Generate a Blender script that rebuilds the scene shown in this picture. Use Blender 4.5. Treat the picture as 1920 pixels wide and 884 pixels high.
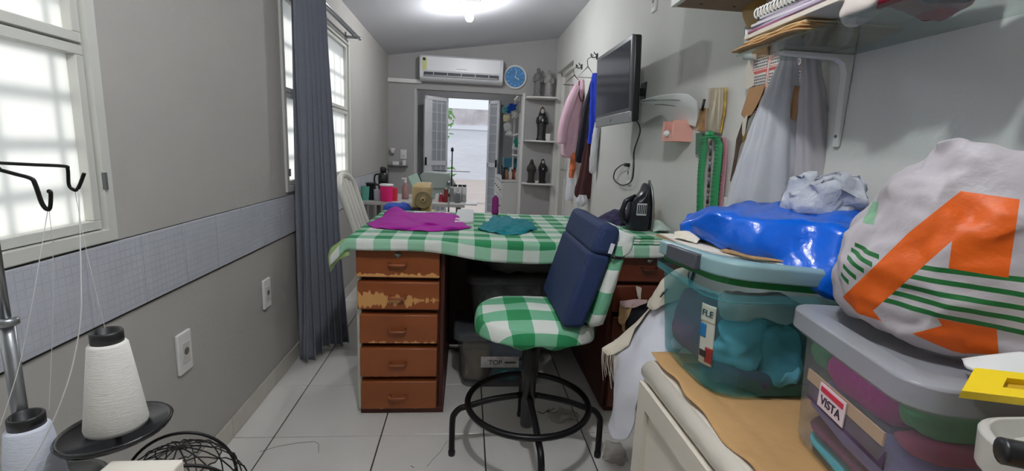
import bpy, math, random
from mathutils import Vector, Matrix, noise
random.seed(7); noise.seed_set(7)
def nvec(p): return Vector((noise.noise(p+Vector((9.3, -1.5, -7.9))), noise.noise(p), noise.noise(p+Vector((6.3, 11.2, -4.1)))))
for o in list(bpy.data.objects): bpy.data.objects.remove(o)
scene = bpy.context.scene
col = scene.collection
V = Vector
# ------------------------------------------------------------------ camera
CAMH, FPX = 1.25, 881.2
PITCH, YAW, ROLL = .1795, .1012, .04496
_F = V((math.sin(YAW)*math.cos(PITCH), math.cos(YAW)*math.cos(PITCH), -math.sin(PITCH)))
_R = V((math.cos(YAW), -math.sin(YAW), 0)); _D = _F.cross(_R)
_R = math.cos(ROLL)*_R - math.sin(ROLL)*_D; _D = _F.cross(_R)
EYE = V((0, 0, CAMH))
cd = bpy.data.cameras.new('camera'); cam = bpy.data.objects.new('camera', cd); col.objects.link(cam)
cam.matrix_world = Matrix.Translation(EYE) @ Matrix((_R, -_D, -_F)).transposed().to_4x4()
cd.sensor_width = 36; cd.sensor_fit = 'HORIZONTAL'; cd.lens = FPX/1920*36; cd.clip_start = .02; cd.clip_end = 200
scene.camera = cam
def at(u, v, ax, val):            # the point of the place that stands at photo pixel (u, v) in the plane ax = val
    d = _F + _R*((u-960)/FPX) + _D*((v-442)/FPX); i = 'xyz'.index(ax)
    return EYE + d*((val-EYE[i])/d[i])
# ------------------------------------------------------------------ sky, sun, exposure
w = bpy.data.worlds.new('world'); scene.world = w; w.use_nodes = True
bg = w.node_tree.nodes['Background']; bg.inputs[0].default_value = (.86, .92, 1.0, 1); bg.inputs[1].default_value = .8
sd = bpy.data.lights.new('sun', 'SUN'); sd.energy = 3.3; sd.angle = math.radians(9); sd.color = (1, .98, .95)
so = bpy.data.objects.new('sun', sd); col.objects.link(so)
so.rotation_euler = V((1, .06, -.95)).to_track_quat('-Z', 'Y').to_euler()
vs = scene.view_settings; vs.view_transform = 'Standard'; vs.look = 'None'; vs.gamma = 1; vs.use_curve_mapping = False; vs.exposure = 0.35
BULB_L = 560
# ------------------------------------------------------------------ materials
def lin(c): return tuple(((x/255)/12.92 if x/255 <= .04045 else ((x/255+.055)/1.055)**2.4) for x in c)
MATS = {}
def mat(name, rgb, rough=.6, metal=0, var=.0, vscale=8, bump=0, bscale=40, spec=.5, emit=None, alpha=None, trans=None, sheen=0, stretch=None):
    if name in MATS: return MATS[name]
    m = bpy.data.materials.new(name); m.use_nodes = True; n = m.node_tree.nodes; l = m.node_tree.links
    b = n['Principled BSDF']; c = lin(rgb); b.inputs['Base Color'].default_value = (*c, 1)
    b.inputs['Roughness'].default_value = rough; b.inputs['Metallic'].default_value = metal
    b.inputs['Specular IOR Level'].default_value = spec
    if sheen: b.inputs['Sheen Weight'].default_value = sheen
    if var or bump:
        tc = n.new('ShaderNodeTexCoord'); mp = n.new('ShaderNodeMapping'); l.new(tc.outputs['Object'], mp.inputs[0])
        if stretch: mp.inputs['Scale'].default_value = stretch
    if var:
        t = n.new('ShaderNodeTexNoise'); t.inputs['Scale'].default_value = vscale; t.inputs['Detail'].default_value = 5; l.new(mp.outputs[0], t.inputs[0])
        r = n.new('ShaderNodeValToRGB'); r.color_ramp.elements[0].position = .3; r.color_ramp.elements[1].position = .7
        r.color_ramp.elements[0].color = (*[x*(1-var) for x in c], 1); r.color_ramp.elements[1].color = (*[min(1, x*(1+var)) for x in c], 1)
        l.new(t.outputs[0], r.inputs[0]); l.new(r.outputs[0], b.inputs['Base Color'])
    if bump:
        t = n.new('ShaderNodeTexNoise'); t.inputs['Scale'].default_value = bscale; t.inputs['Detail'].default_value = 4; l.new(mp.outputs[0], t.inputs[0])
        p = n.new('ShaderNodeBump'); p.inputs['Strength'].default_value = bump; p.inputs['Distance'].default_value = .01
        l.new(t.outputs[0], p.inputs['Height']); l.new(p.outputs[0], b.inputs['Normal'])
    if emit: b.inputs['Emission Color'].default_value = (*lin(emit[0]), 1); b.inputs['Emission Strength'].default_value = emit[1]
    out = n['Material Output']; last = b
    if trans:                      # some light passes through the cloth or film
        t = n.new('ShaderNodeBsdfTranslucent'); t.inputs[0].default_value = (*c, 1); x = n.new('ShaderNodeMixShader'); x.inputs[0].default_value = trans
        l.new(b.outputs[0], x.inputs[1]); l.new(t.outputs[0], x.inputs[2]); l.new(x.outputs[0], out.inputs[0]); last = x
    if alpha is not None:          # clear plastic or film: share of light that goes straight through
        t = n.new('ShaderNodeBsdfTransparent'); t.inputs[0].default_value = (*[.7+.3*y for y in c], 1); x = n.new('ShaderNodeMixShader'); x.inputs[0].default_value = alpha
        l.new(last.outputs[0], x.inputs[1]); l.new(t.outputs[0], x.inputs[2]); l.new(x.outputs[0], out.inputs[0])
    MATS[name] = m; return m
def math_node(n, l, op, a, b=None):
    x = n.new('ShaderNodeMath'); x.operation = op
    for i, s in enumerate((a, b)):
        if s is None: continue
        if isinstance(s, (int, float)): x.inputs[i].default_value = s
        else: l.new(s, x.inputs[i])
    return x.outputs[0]
def gingham(name, size, cols, rough=.85):
    m = mat(name, cols[0], rough, bump=.25, bscale=220); n = m.node_tree.nodes; l = m.node_tree.links
    uv = n.new('ShaderNodeUVMap'); s = n.new('ShaderNodeSeparateXYZ'); l.new(uv.outputs[0], s.inputs[0])
    f = [math_node(n, l, 'GREATER_THAN', math_node(n, l, 'FRACT', math_node(n, l, 'DIVIDE', s.outputs[i], 2*size)), .5) for i in (0, 1)]
    h = math_node(n, l, 'MULTIPLY', math_node(n, l, 'ADD', f[0], f[1]), .5)
    r = n.new('ShaderNodeValToRGB'); r.color_ramp.interpolation = 'CONSTANT'; e = r.color_ramp.elements
    e[0].position = 0; e[0].color = (*lin(cols[0]), 1); e[1].position = .75; e[1].color = (*lin(cols[2]), 1)
    k = e.new(.25); k.color = (*lin(cols[1]), 1)
    l.new(h, r.inputs[0]); l.new(r.outputs[0], n['Principled BSDF'].inputs['Base Color']); return m
# ------------------------------------------------------------------ mesh building
class MB:
    def __init__(s): s.v = []; s.f = []; s.uv = {}; s.mi = {}
    def face(s, *idx): s.f.append(tuple(idx)); return s
    def pts(s, P): b = len(s.v); s.v += [V(p) for p in P]; return b
    def box(s, x0, x1, y0, y1, z0, z1, M=None):
        P = [V((x, y, z)) for z in (z0, z1) for y in (y0, y1) for x in (x0, x1)]
        if M: P = [M @ p for p in P]
        b = s.pts(P)
        for q in ((0,2,3,1),(4,5,7,6),(0,1,5,4),(2,6,7,3),(0,4,6,2),(1,3,7,5)): s.f.append(tuple(b+i for i in q))
        return s
    def ring_surface(s, rings, closed=True, cap0=True, cap1=True):
        n = len(rings[0]); b = s.pts([p for r in rings for p in r])
        for i in range(len(rings)-1):
            for j in range(n if closed else n-1):
                k = (j+1) % n; s.f.append((b+i*n+j, b+i*n+k, b+(i+1)*n+k, b+(i+1)*n+j))
        if closed and cap0: s.f.append(tuple(b+j for j in reversed(range(n))))
        if closed and cap1: s.f.append(tuple(b+(len(rings)-1)*n+j for j in range(n)))
        return s
    def tube(s, P, r, n=8, closed=False):
        P = [V(p) for p in P]; m = len(P); rr = r if isinstance(r, (list, tuple)) else [r]*m; rings = []; up = None
        for i in range(m):
            a = P[(i-1) % m] if closed or i else P[i]; c = P[(i+1) % m] if closed or i < m-1 else P[i]
            t = (c-a).normalized() if (c-a).length > 1e-9 else V((0,0,1))
            if up is None: up = t.orthogonal().normalized()
            up = (up - t*up.dot(t)); up = up.normalized() if up.length > 1e-6 else t.orthogonal().normalized(); sd_ = t.cross(up)
            rings.append([P[i] + (up*math.cos(2*math.pi*j/n) + sd_*math.sin(2*math.pi*j/n))*rr[i] for j in range(n)])
        if closed: rings.append(rings[0]); return s.ring_surface(rings, cap0=False, cap1=False)
        return s.ring_surface(rings)
    def lathe(s, prof, c=(0,0,0), n=24, M=None, sx=1, sy=1, caps=True):
        c = V(c); rings = []
        for r, z in prof:
            R = [V((r*sx*math.cos(2*math.pi*j/n), r*sy*math.sin(2*math.pi*j/n), z)) for j in range(n)]
            rings.append([(M @ p if M else p) + c for p in R])
        return s.ring_surface(rings, cap0=caps, cap1=caps)
    def ell(s, c, rad, n=16, M=None):
        k = n//2; return s.lathe([(max(1e-4, math.sin(math.pi*i/k)), -math.cos(math.pi*i/k)) for i in range(k+1)], c, n, (M or Matrix()).to_3x3() @ Matrix.Diagonal(V(rad)))
    def prism(s, poly, fn, t):       # poly: 2D outline; fn(a, b, d) -> point, d in 0..t
        n = len(poly); b = s.pts([fn(a, c, 0) for a, c in poly] + [fn(a, c, t) for a, c in poly])
        s.f.append(tuple(b+i for i in range(n))); s.f.append(tuple(b+n+i for i in reversed(range(n))))
        for i in range(n): j = (i+1) % n; s.f.append((b+i, b+n+i, b+n+j, b+j))
        return s
    def grid(s, nu, nv, fn, uvf=None):
        b = len(s.v)
        for i in range(nu+1):
            for j in range(nv+1):
                s.v.append(V(fn(i/nu, j/nv)))
                if uvf: s.uv[len(s.v)-1] = uvf(i/nu, j/nv)
        for i in range(nu):
            for j in range(nv):
                a = b+i*(nv+1)+j; s.f.append((a, a+nv+1, a+nv+2, a+1))
        return s
ORG = {}
def tag(o, label, cat, group=None):
    if label: o['label'] = label
    if cat: o['category'] = cat
    if group: o['group'] = group
    return o
def thing(name, label, cat, loc, group=None):
    o = bpy.data.objects.new(name, None); o.empty_display_size = .05; col.objects.link(o); o.location = loc; ORG[o] = V(loc)
    return tag(o, label, cat, group)
def obj(name, mb, m, parent=None, smooth=False, bevel=0, solid=0, sub=0, label=None, cat=None, group=None, kind=None, seg=2, off=0):
    me = bpy.data.meshes.new(name)
    if parent is not None: org = ORG[parent]
    else:
        xs = [p.x for p in mb.v]; ys = [p.y for p in mb.v]
        org = V(((min(xs)+max(xs))/2, (min(ys)+max(ys))/2, min(p.z for p in mb.v)))
    me.from_pydata([tuple(p-org) for p in mb.v], [], mb.f); me.validate(); me.update()
    for k in (m if isinstance(m, (list, tuple)) else [m]): me.materials.append(k)
    if mb.mi:
        for p in me.polygons: p.material_index = mb.mi.get(p.index, 0)
    if mb.uv:
        u = me.uv_layers.new(name='UVMap')
        for lp in me.loops: u.data[lp.index].uv = mb.uv.get(lp.vertex_index, (0, 0))
    if smooth:
        for p in me.polygons: p.use_smooth = True
    o = bpy.data.objects.new(name, me); col.objects.link(o)
    if parent is not None: o.parent = parent
    else: o.location = org
    ORG[o] = org
    if solid: q = o.modifiers.new('thickness', 'SOLIDIFY'); q.thickness = solid; q.offset = off
    if bevel:
        q = o.modifiers.new('bevel', 'BEVEL'); q.width = bevel; q.segments = seg; q.limit_method = 'ANGLE'; q.angle_limit = math.radians(40)
        if not smooth and seg > 1:
            for p in me.polygons: p.use_smooth = True
            try: me.set_sharp_from_angle(angle=math.radians(60))
            except Exception: pass
    if sub: q = o.modifiers.new('smooth', 'SUBSURF'); q.levels = q.render_levels = sub
    if kind: o['kind'] = kind
    return tag(o, label, cat, group)
def struct(name, mb, m, parent=None, **k):
    return obj(name, mb, m, parent, kind=None if parent else 'structure', **k)
def dup(root, delta, label=None, group=None, scale=None, rotz=0):
    r = root.copy(); col.objects.link(r); r.location = root.location + V(delta); r.rotation_euler.z += rotz; ORG[r] = V(r.location)
    if scale: r.scale = scale
    if label: r['label'] = label
    if group: r['group'] = group
    for ch in list(root.children):
        c = ch.copy(); col.objects.link(c); c.parent = r; ORG[c] = ORG[r]
        for g in list(ch.children):
            d = g.copy(); col.objects.link(d); d.parent = c; ORG[d] = ORG[r]
    return r
def cr(p, t):                        # Catmull-Rom through a list of points, t in 0..1
    n = len(p)-1; x = min(max(t*n, 0), n-1e-9); i = int(x); f = x-i
    a, b, c, d = p[max(i-1, 0)], p[i], p[i+1], p[min(i+2, n)]
    return .5*((2*b) + (c-a)*f + (2*a-5*b+4*c-d)*f*f + (3*b-a-3*c+d)*f**3)
def curve(P, n=24): P = [V(p) for p in P]; return [cr(P, i/n) for i in range(n+1)]
def patch(rows, nu, nv, wr=0, sc=10, seed=0, uvs=(1, 1)):
    rows = [[V(p) for p in r] for r in rows]; mb = MB()
    def fn(u, v):
        p = cr([cr(r, v) for r in rows], u)
        if wr:
            q = p*sc + V((seed*7.3, seed*3.1, seed)); p = p + nvec(q)*wr + nvec(q*2.3)*wr*.4
        return p
    return mb.grid(nu, nv, fn, lambda u, v: (u*uvs[0], v*uvs[1]))
def sack(secs, nu=40, n=36, folds=0, fam=.15, wr=0, sc=12, seed=0, pw=2.0, open_top=False):
    # stacked cross sections (centre, half width, half depth, width direction); a lumpy closed skin
    C = [V(s[0]) for s in secs]; W = [V((s[1], s[2], 0)) for s in secs]; A = [V(s[3]).normalized() for s in secs]; rings = []
    for i in range(nu+1):
        t = i/nu; c = cr(C, t); w_ = cr(W, t); a = cr(A, t).normalized(); b = V((-a.y, a.x, 0)).normalized(); r = []
        for j in range(n):
            th = 2*math.pi*j/n; k = 1+fam*math.sin(folds*th+seed+2*t)*1.0 if folds else 1
            ct, st = math.cos(th), math.sin(th)
            ct = math.copysign(abs(ct)**(2/pw), ct); st = math.copysign(abs(st)**(2/pw), st)
            p = c + a*(w_.x*ct*k) + b*(w_.y*st*k)
            if wr: q = p*sc+V((seed, seed*2, 0)); p = p + nvec(q)*wr + nvec(q*2.7)*wr*.4
            r.append(p)
        rings.append(r)
    return MB().ring_surface(rings, cap1=not open_top)
def text(s, name, M, size, m, parent, depth=.0006):
    c = bpy.data.curves.new('t', 'FONT'); c.body = s; c.size = size; c.extrude = depth; c.align_x = 'CENTER'; c.align_y = 'CENTER'
    t = bpy.data.objects.new('t', c); col.objects.link(t); dg = bpy.context.evaluated_depsgraph_get(); dg.update()
    me = bpy.data.meshes.new_from_object(t.evaluated_get(dg)); bpy.data.objects.remove(t)
    me.name = name; me.transform(M); me.transform(Matrix.Translation(-ORG[parent])); me.materials.clear(); me.materials.append(m)
    o = bpy.data.objects.new(name, me); col.objects.link(o); o.parent = parent; ORG[o] = ORG[parent]; return o
def frame_m(c, xdir, zdir):           # matrix whose x runs along xdir and whose z (text normal) is zdir
    x = V(xdir).normalized(); z = V(zdir).normalized(); y = z.cross(x).normalized(); x = y.cross(z)
    return Matrix.Translation(V(c)) @ Matrix((x, y, z)).transposed().to_4x4()

white = mat('white_paint', (222, 221, 216), .45)
white_pl = mat('white_plastic', (225, 225, 222), .35)
black_pl = mat('black_plastic', (22, 22, 24), .35)
black_mt = mat('black_metal', (18, 18, 20), .4, .3)
steel = mat('steel', (150, 152, 155), .3, .9)
dark_wire = mat('dark_wire', (30, 28, 27), .5, .6)
grey_cloth = mat('grey_cloth', (120, 122, 126), .9)
# ================================================================== THE ROOM
XL, XR, YB, YF = -.96, 1.06, 5.95, -1.7
def ceil_z(x): return 2.29 + .156*(x-XL)
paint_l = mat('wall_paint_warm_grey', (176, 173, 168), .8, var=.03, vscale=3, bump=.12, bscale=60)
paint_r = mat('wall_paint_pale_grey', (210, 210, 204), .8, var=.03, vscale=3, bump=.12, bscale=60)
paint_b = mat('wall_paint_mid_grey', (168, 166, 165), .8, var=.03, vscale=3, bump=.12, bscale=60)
ceil_m = mat('ceiling_paint', (206, 207, 212), .85, bump=.05, bscale=50)
tile_m = mat('floor_tile_glaze', (226, 223, 218), .22, var=.06, vscale=2.5)
grout = mat('floor_grout', (52, 49, 46), .9)
# floor: grout bed with square tiles laid on it
fl = struct('floor', MB().box(XL-.05, XR+.2, YF, YB+.2, -.06, -.006), grout)
S = .4485; X0, Y0 = -.79, 1.903; g = .0028
tile_cache = {}
for i in range(-1, 5):
    for j in range(-4, 10):
        x0 = max(X0+(i)*S, XL)+g; x1 = min(X0+(i+1)*S, XR)-g; y0 = Y0+j*S+g; y1 = min(Y0+(j+1)*S, YB+.15)-g
        if x1-x0 < .02 or y1-y0 < .02: continue
        obj('floor_tile', MB().box(x0, x1, y0, y1, -.008, 0), tile_m, fl, bevel=.0015, seg=1)
# scuffs on the tiles
scuff = mat('scuff', (95, 90, 85), .8)
for P, r in (([(487, 848), (520, 838), (560, 831), (590, 829), (598, 834), (597, 850)], .0022), ([(838, 828), (826, 848), (812, 862), (800, 876)], .002), ([(770, 874), (776, 878)], .003)):
    obj('scuff_mark', MB().tube([at(u, v, 'z', .0002) for u, v in P], r*.5, 4), scuff, fl)
bb_m = mat('baseboard_tile', (196, 190, 180), .3, var=.05)
bb = struct('baseboard_left', MB().box(XL-.001, XL+.004, YF, YB, 0, .085), grout)
for j in range(-4, 10):
    obj('baseboard_tile', MB().box(XL+.001, XL+.009, max(YF, Y0+j*S+.002), min(YB, Y0+(j+1)*S-.002), .001, .088), bb_m, bb, bevel=.0015, seg=1)
# left wall with two windows
T = .14
W1 = (.15, 1.365, .963, 2.06); W2 = (2.615, 4.03, .975, 2.035)
zt = ceil_z(XL)+.02
m = MB(); m.box(XL-T, XL, YF, W1[0], 0, zt); m.box(XL-T, XL, W1[0], W1[1], 0, W1[2]); m.box(XL-T, XL, W1[0], W1[1], W1[3], zt)
m.box(XL-T, XL, W1[1], W2[0], 0, zt); m.box(XL-T, XL, W2[0], W2[1], 0, W2[2]); m.box(XL-T, XL, W2[0], W2[1], W2[3], zt); m.box(XL-T, XL, W2[1], YB+.15, 0, zt)
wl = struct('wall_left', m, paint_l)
mos = mat('mosaic_tile_glaze', (186, 189, 198), .3, var=.04, vscale=14)
n_, l_ = mos.node_tree.nodes, mos.node_tree.links
br = n_.new('ShaderNodeTexBrick'); br.offset = 0; br.inputs['Scale'].default_value = 1; br.inputs['Brick Width'].default_value = .0205; br.inputs['Row Height'].default_value = .0205
br.inputs['Mortar Size'].default_value = .0011; br.inputs['Mortar Smooth'].default_value = .3; br.inputs[1].default_value = br.inputs[2].default_value = (1, 1, 1, 1); br.inputs[3].default_value = (0, 0, 0, 1)
tc_ = n_.new('ShaderNodeTexCoord'); sx_ = n_.new('ShaderNodeSeparateXYZ'); cb_ = n_.new('ShaderNodeCombineXYZ')
l_.new(tc_.outputs['Object'], sx_.inputs[0]); l_.new(sx_.outputs[1], cb_.inputs[0]); l_.new(sx_.outputs[2], cb_.inputs[1]); l_.new(cb_.outputs[0], br.inputs[0])
bp_ = n_.new('ShaderNodeBump'); bp_.inputs['Strength'].default_value = .8; bp_.inputs['Distance'].default_value = .003; l_.new(br.outputs[0], bp_.inputs['Height']); l_.new(bp_.outputs[0], n_['Principled BSDF'].inputs['Normal'])
ts = struct('trim_1', MB().box(XL-.002, XL+.003, YF, YB, .740, .957), grout)
for k in range(-15, 22):
    y0 = 1.459+k*.2085
    if y0+.2085 > YB or y0 < YF: continue
    obj('mosaic_panel', MB().box(XL, XL+.010, y0+.0008, y0+.2077, .748, .955), mos, ts, bevel=.0015, seg=1)
# windows: frame, sashes, panes, and the grille that stands outside
frame_m1 = mat('window_frame_paint', (205, 205, 198), .5)
glass = bpy.data.materials.new('frosted_glass'); glass.use_nodes = True
gn, gl = glass.node_tree.nodes, glass.node_tree.links; gb = gn['Principled BSDF']; gb.inputs['Base Color'].default_value = (.75, .78, .76, 1); gb.inputs['Roughness'].default_value = .35
gt = gn.new('ShaderNodeBsdfTranslucent'); gt.inputs[0].default_value = (.90, .90, .88, 1); gx = gn.new('ShaderNodeMixShader'); gx.inputs[0].default_value = .85
gl.new(gb.outputs[0], gx.inputs[1]); gl.new(gt.outputs[0], gx.inputs[2]); gl.new(gx.outputs[0], gn['Material Output'].inputs[0])
bar_m = mat('grille_paint', (150, 150, 148), .6)
def window(name, W, rails, mull, bars_y, bars_z):
    y0, y1, z0, z1 = W; x = XL
    fr = MB()
    for a in ((y0, y1, z0, z0+.03), (y0, y1, z1-.03, z1), (y0, y0+.03, z0+.03, z1-.03), (y1-.03, y1, z0+.03, z1-.03)): fr.box(x-T, x+.012, *a)
    f = struct(name, fr, frame_m1)
    edges = [z0+.03]+[q for q in rails]+[z1-.03]; my = [y0+.03]+mull+[y1-.03]
    for i in range(len(my)-1):
        a, b = my[i]+.003, my[i+1]-.003
        for j in range(len(edges)-1):
            c, d = edges[j]+.003, edges[j+1]-.003; sf = .024
            sm = MB()
            for q in ((a, b, c, c+sf), (a, b, d-sf, d), (a, a+sf, c+sf, d-sf), (b-sf, b, c+sf, d-sf)): sm.box(x-.045, x-.002, *q)
            obj('sash', sm, frame_m1, f, bevel=.002)
            obj('pane', MB().box(x-.03, x-.024, a+sf-.004, b-sf+.004, c+sf-.004, d-sf+.004), glass, f)
    for yy in bars_y: obj('grille_bar', MB().box(x-.115, x-.10, yy-.007, yy+.007, z0+.03, z1-.03), bar_m, f)
    for zz in bars_z: obj('grille_bar', MB().box(x-.118, x-.103, y0+.03, y1-.03, zz-.007, zz+.007), bar_m, f)
    return f
w1 = window('window_1', W1, [1.462], [.75], [.33+.155*k for k in range(7)], [1.06+.115*k for k in range(9)])
obj('hinge', MB().tube([(XL+.012, 1.339, 1.10), (XL+.012, 1.339, 1.145)], .006, 8), steel, w1)
obj('hinge', MB().tube([(XL+.012, 1.339, 1.60), (XL+.012, 1.339, 1.645)], .006, 8), steel, w1)
w2 = window('window_2', W2, [1.50], [3.32], [2.72+.165*k for k in range(8)], [1.08+.15*k for k in range(7)])
obj('latch', MB().box(XL+.010, XL+.022, 2.63, 2.642, 1.06, 1.10), steel, w2)
# back wall with the doorway, right wall with its doorway
DX0, DX1, DZ = -.632, .672, 1.925
m = MB(); m.box(XL, DX0, YB, YB+.13, 0, 2.7); m.box(DX1, XR+.02, YB, YB+.13, 0, 2.7); m.box(DX0, DX1, YB, YB+.13, DZ, 2.7)
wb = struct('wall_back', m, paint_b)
t2 = struct('trim_2', MB().box(DX1-.012, DX1+.018, YB-.012, YB+.14, 0, DZ+.02), white, bevel=.002)
struct('trim_3', MB().box(DX0-.022, DX0+.008, YB-.008, YB+.14, 0, DZ+.0), mat('trim_grey', (186, 184, 182), .6), bevel=.002)
RY0, RY1, RZ = 4.98, 5.86, 2.19
m = MB(); m.box(XR, XR+.16, YF, RY0, 0, 2.72); m.box(XR, XR+.16, RY1, YB+.13, 0, 2.72); m.box(XR, XR+.16, RY0, RY1, RZ, 2.72)
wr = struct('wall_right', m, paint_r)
d1 = struct('door_1', MB().box(XR+.09, XR+.125, RY0, RY1, 0, RZ), mat('door_paint', (214, 212, 205), .5))
for z0, z1 in ((.12, .95), (1.05, 2.05)):
    for y0 in (RY0+.10, RY0+.48): obj('door_panel', MB().box(XR+.078, XR+.092, y0, y0+.30, z0, z1), MATS['door_paint'], d1, bevel=.006)
obj('jamb', MB().box(XR+.05, XR+.09, RY1-.04, RY1, 0, RZ), white, d1); obj('jamb', MB().box(XR+.05, XR+.09, RY0, RY0+.04, 0, RZ), white, d1); obj('jamb', MB().box(XR+.05, XR+.09, RY0, RY1, RZ-.04, RZ), white, d1)
struct('wall_front', MB().box(XL-T, XR+.16, YF-.1, YF, 0, 2.75), paint_l)
m = MB(); b = m.pts([(XL-T, YF-.1, ceil_z(XL-T)), (XR+.16, YF-.1, ceil_z(XR+.16)), (XR+.16, YB+.13, ceil_z(XR+.16)), (XL-T, YB+.13, ceil_z(XL-T))]+[(XL-T, YF-.1, 2.86), (XR+.16, YF-.1, 2.86), (XR+.16, YB+.13, 2.86), (XL-T, YB+.13, 2.86)])
for q in ((0,3,2,1),(4,5,6,7),(0,1,5,4),(1,2,6,5),(2,3,7,6),(3,0,4,7)): m.f.append(tuple(b+i for i in q))
struct('ceiling', m, ceil_m)
# ------------------------------------------------------------------ back room and patio beyond the doorway
dk = mat('back_room_grey', (138, 137, 138), .85, var=.03)
YG = 9.0; GX0, GX1, GZ = -.378, .378, 2.15
m = MB(); m.box(-1.4, GX0, YG, YG+.12, 0, 2.9); m.box(GX1, 1.3, YG, YG+.12, 0, 2.9); m.box(GX0, GX1, YG, YG+.12, GZ, 2.9)
struct('wall_gate', m, dk)
struct('wall_back_room_left', MB().box(-1.5, -1.4, YB+.13, YG+.12, 0, 2.9), dk)
struct('wall_back_room_right', MB().box(1.2, 1.3, YB+.13, YG, 0, 2.9), dk)
struct('ceiling_back_room', MB().box(-1.5, 1.3, YB+.13, YG+.12, 2.75, 2.9), ceil_m)
struct('floor_back_room', MB().box(-1.5, 1.3, YB+.15, YG+.1, -.06, -.001), tile_m)
pat_m = mat('patio_floor', (150, 142, 138), .6, var=.08, vscale=1.2)
struct('floor_patio', MB().box(-6, 7, YG+.1, 19.6, -.1, -.02), pat_m)
brick_m = mat('painted_brick', (226, 230, 238), .8, var=.06, vscale=1.5, bump=.9, bscale=9, stretch=(.35, 1, 1))
pw = MB().box(-6, 7, 19.5, 19.8, -.05, 2.15); struct('wall_patio', pw, brick_m)
struct('trim_4', MB().box(-6, 7, 19.46, 19.5, 1.97, 2.0), mat('ledge', (190, 192, 198), .8))
struct('wall_patio_upper', MB().box(-6, 7, 19.55, 19.8, 2.15, 2.8), mat('old_render', (196, 192, 196), .85, var=.2, vscale=2.2, bump=.8, bscale=7))
gate_m = mat('gate_white_paint', (226, 226, 228), .5)
gl_m = mat('gate_glass', (236, 240, 244), .3, trans=.5, alpha=.35)
def gate_leaf(lbl, hinge, free, z0, z1, cols, solid_w):
    h = V((hinge[0], hinge[1], 0)); f = V((free[0], free[1], 0)); L = (f-h).length; d = (f-h).normalized(); nrm = V((-d.y, d.x, 0)); M = Matrix((d, nrm, V((0, 0, 1)))).transposed().to_4x4(); M.translation = h
    t = thing('gate_leaf', lbl, 'gate', (h.x, h.y, 0))
    fr = MB()
    for a in ((0, L, z0, z0+.05), (0, L, z1-.06, z1), (0, .04, z0, z1), (L-.045, L, z0, z1), (0, L, .92, 1.0)): fr.box(a[0], a[1], -.018, .018, a[2], a[3], M)
    obj('frame', fr, gate_m, t)
    if solid_w: obj('kick_panel', MB().box(L-.045-solid_w, L-.045, -.008, .008, z0, z1, M), gate_m, t)
    gw = L-.085-solid_w
    for k in range(1, cols): obj('bar', MB().box(.04+gw*k/cols-.006, .04+gw*k/cols+.006, -.012, .012, z0, z1, M), gate_m, t)
    zz = z0+.19
    while zz < z1-.1:
        if not (.86 < zz < 1.04): obj('crossbar', MB().box(.04, .04+gw, -.01, .01, zz-.006, zz+.006, M), gate_m, t)
        zz += .165
    obj('pane', MB().box(.03, L-.03, -.002, .002, z0+.03, .93, M), gl_m, t); obj('pane', MB().box(.03, L-.03, -.002, .002, .99, z1-.04, M), gl_m, t)
    obj('lock', MB().box(L-.04, L-.01, -.035, .035, .92, 1.06, M), black_mt, t)
    return t
gate_leaf('wide white gate leaf swung open with a grid of small panes and black lock', (GX0, YG-.01), (-.77, 8.62), .02, GZ-.02, 3, .13)
gate_leaf('narrow white gate leaf standing open next to the white dresser', (GX1, YG-.01), (.57, 8.83), .02, GZ-.02, 1, 0)
# ================================================================== LAMPS
def lamp(lbl, x, y, power, zc=None):
    zc = zc or ceil_z(x)-.002; t = thing('ceiling_lamp', lbl, 'lamp', (x, y, zc))
    tilt = Matrix.Rotation(-math.atan(.156), 4, 'Y')
    obj('ceiling_plate', MB().lathe([(.001, .004), (.085, .004), (.088, -.008), (.07, -.026), (.035, -.032), (.001, -.032)], (x, y, zc), 32, tilt), white_pl, t, smooth=True)
    obj('lamp_holder', MB().lathe([(.024, -.028), (.026, -.04), (.021, -.068), (.016, -.07)], (x, y, zc), 20), white_pl, t, smooth=True)
    bl = obj('bulb', MB().lathe([(.014, -.062), (.018, -.075), (.03, -.098), (.034, -.116), (.030, -.134), (.018, -.147), (.001, -.151)], (x, y, zc), 20), mat('bulb_glow_%d' % power, (255, 255, 255), .3, emit=((250, 252, 255), BULB_L*power/100)), t, smooth=True)
    return t
lamp('white round ceiling lamp with a glowing bare bulb, above the window curtain and air conditioner', -.012, 4.18, 75)
lamp('added white fill lamp with a bare bulb above the low cream cabinet', .05, .55, 128)  # unseen lamp, added to brighten the near part of the room
lamp('added white fill lamp with a bare bulb in the back room', -.1, 7.6, 60, 2.748)  # added out of view to lift the back room and gate leaves
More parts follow.
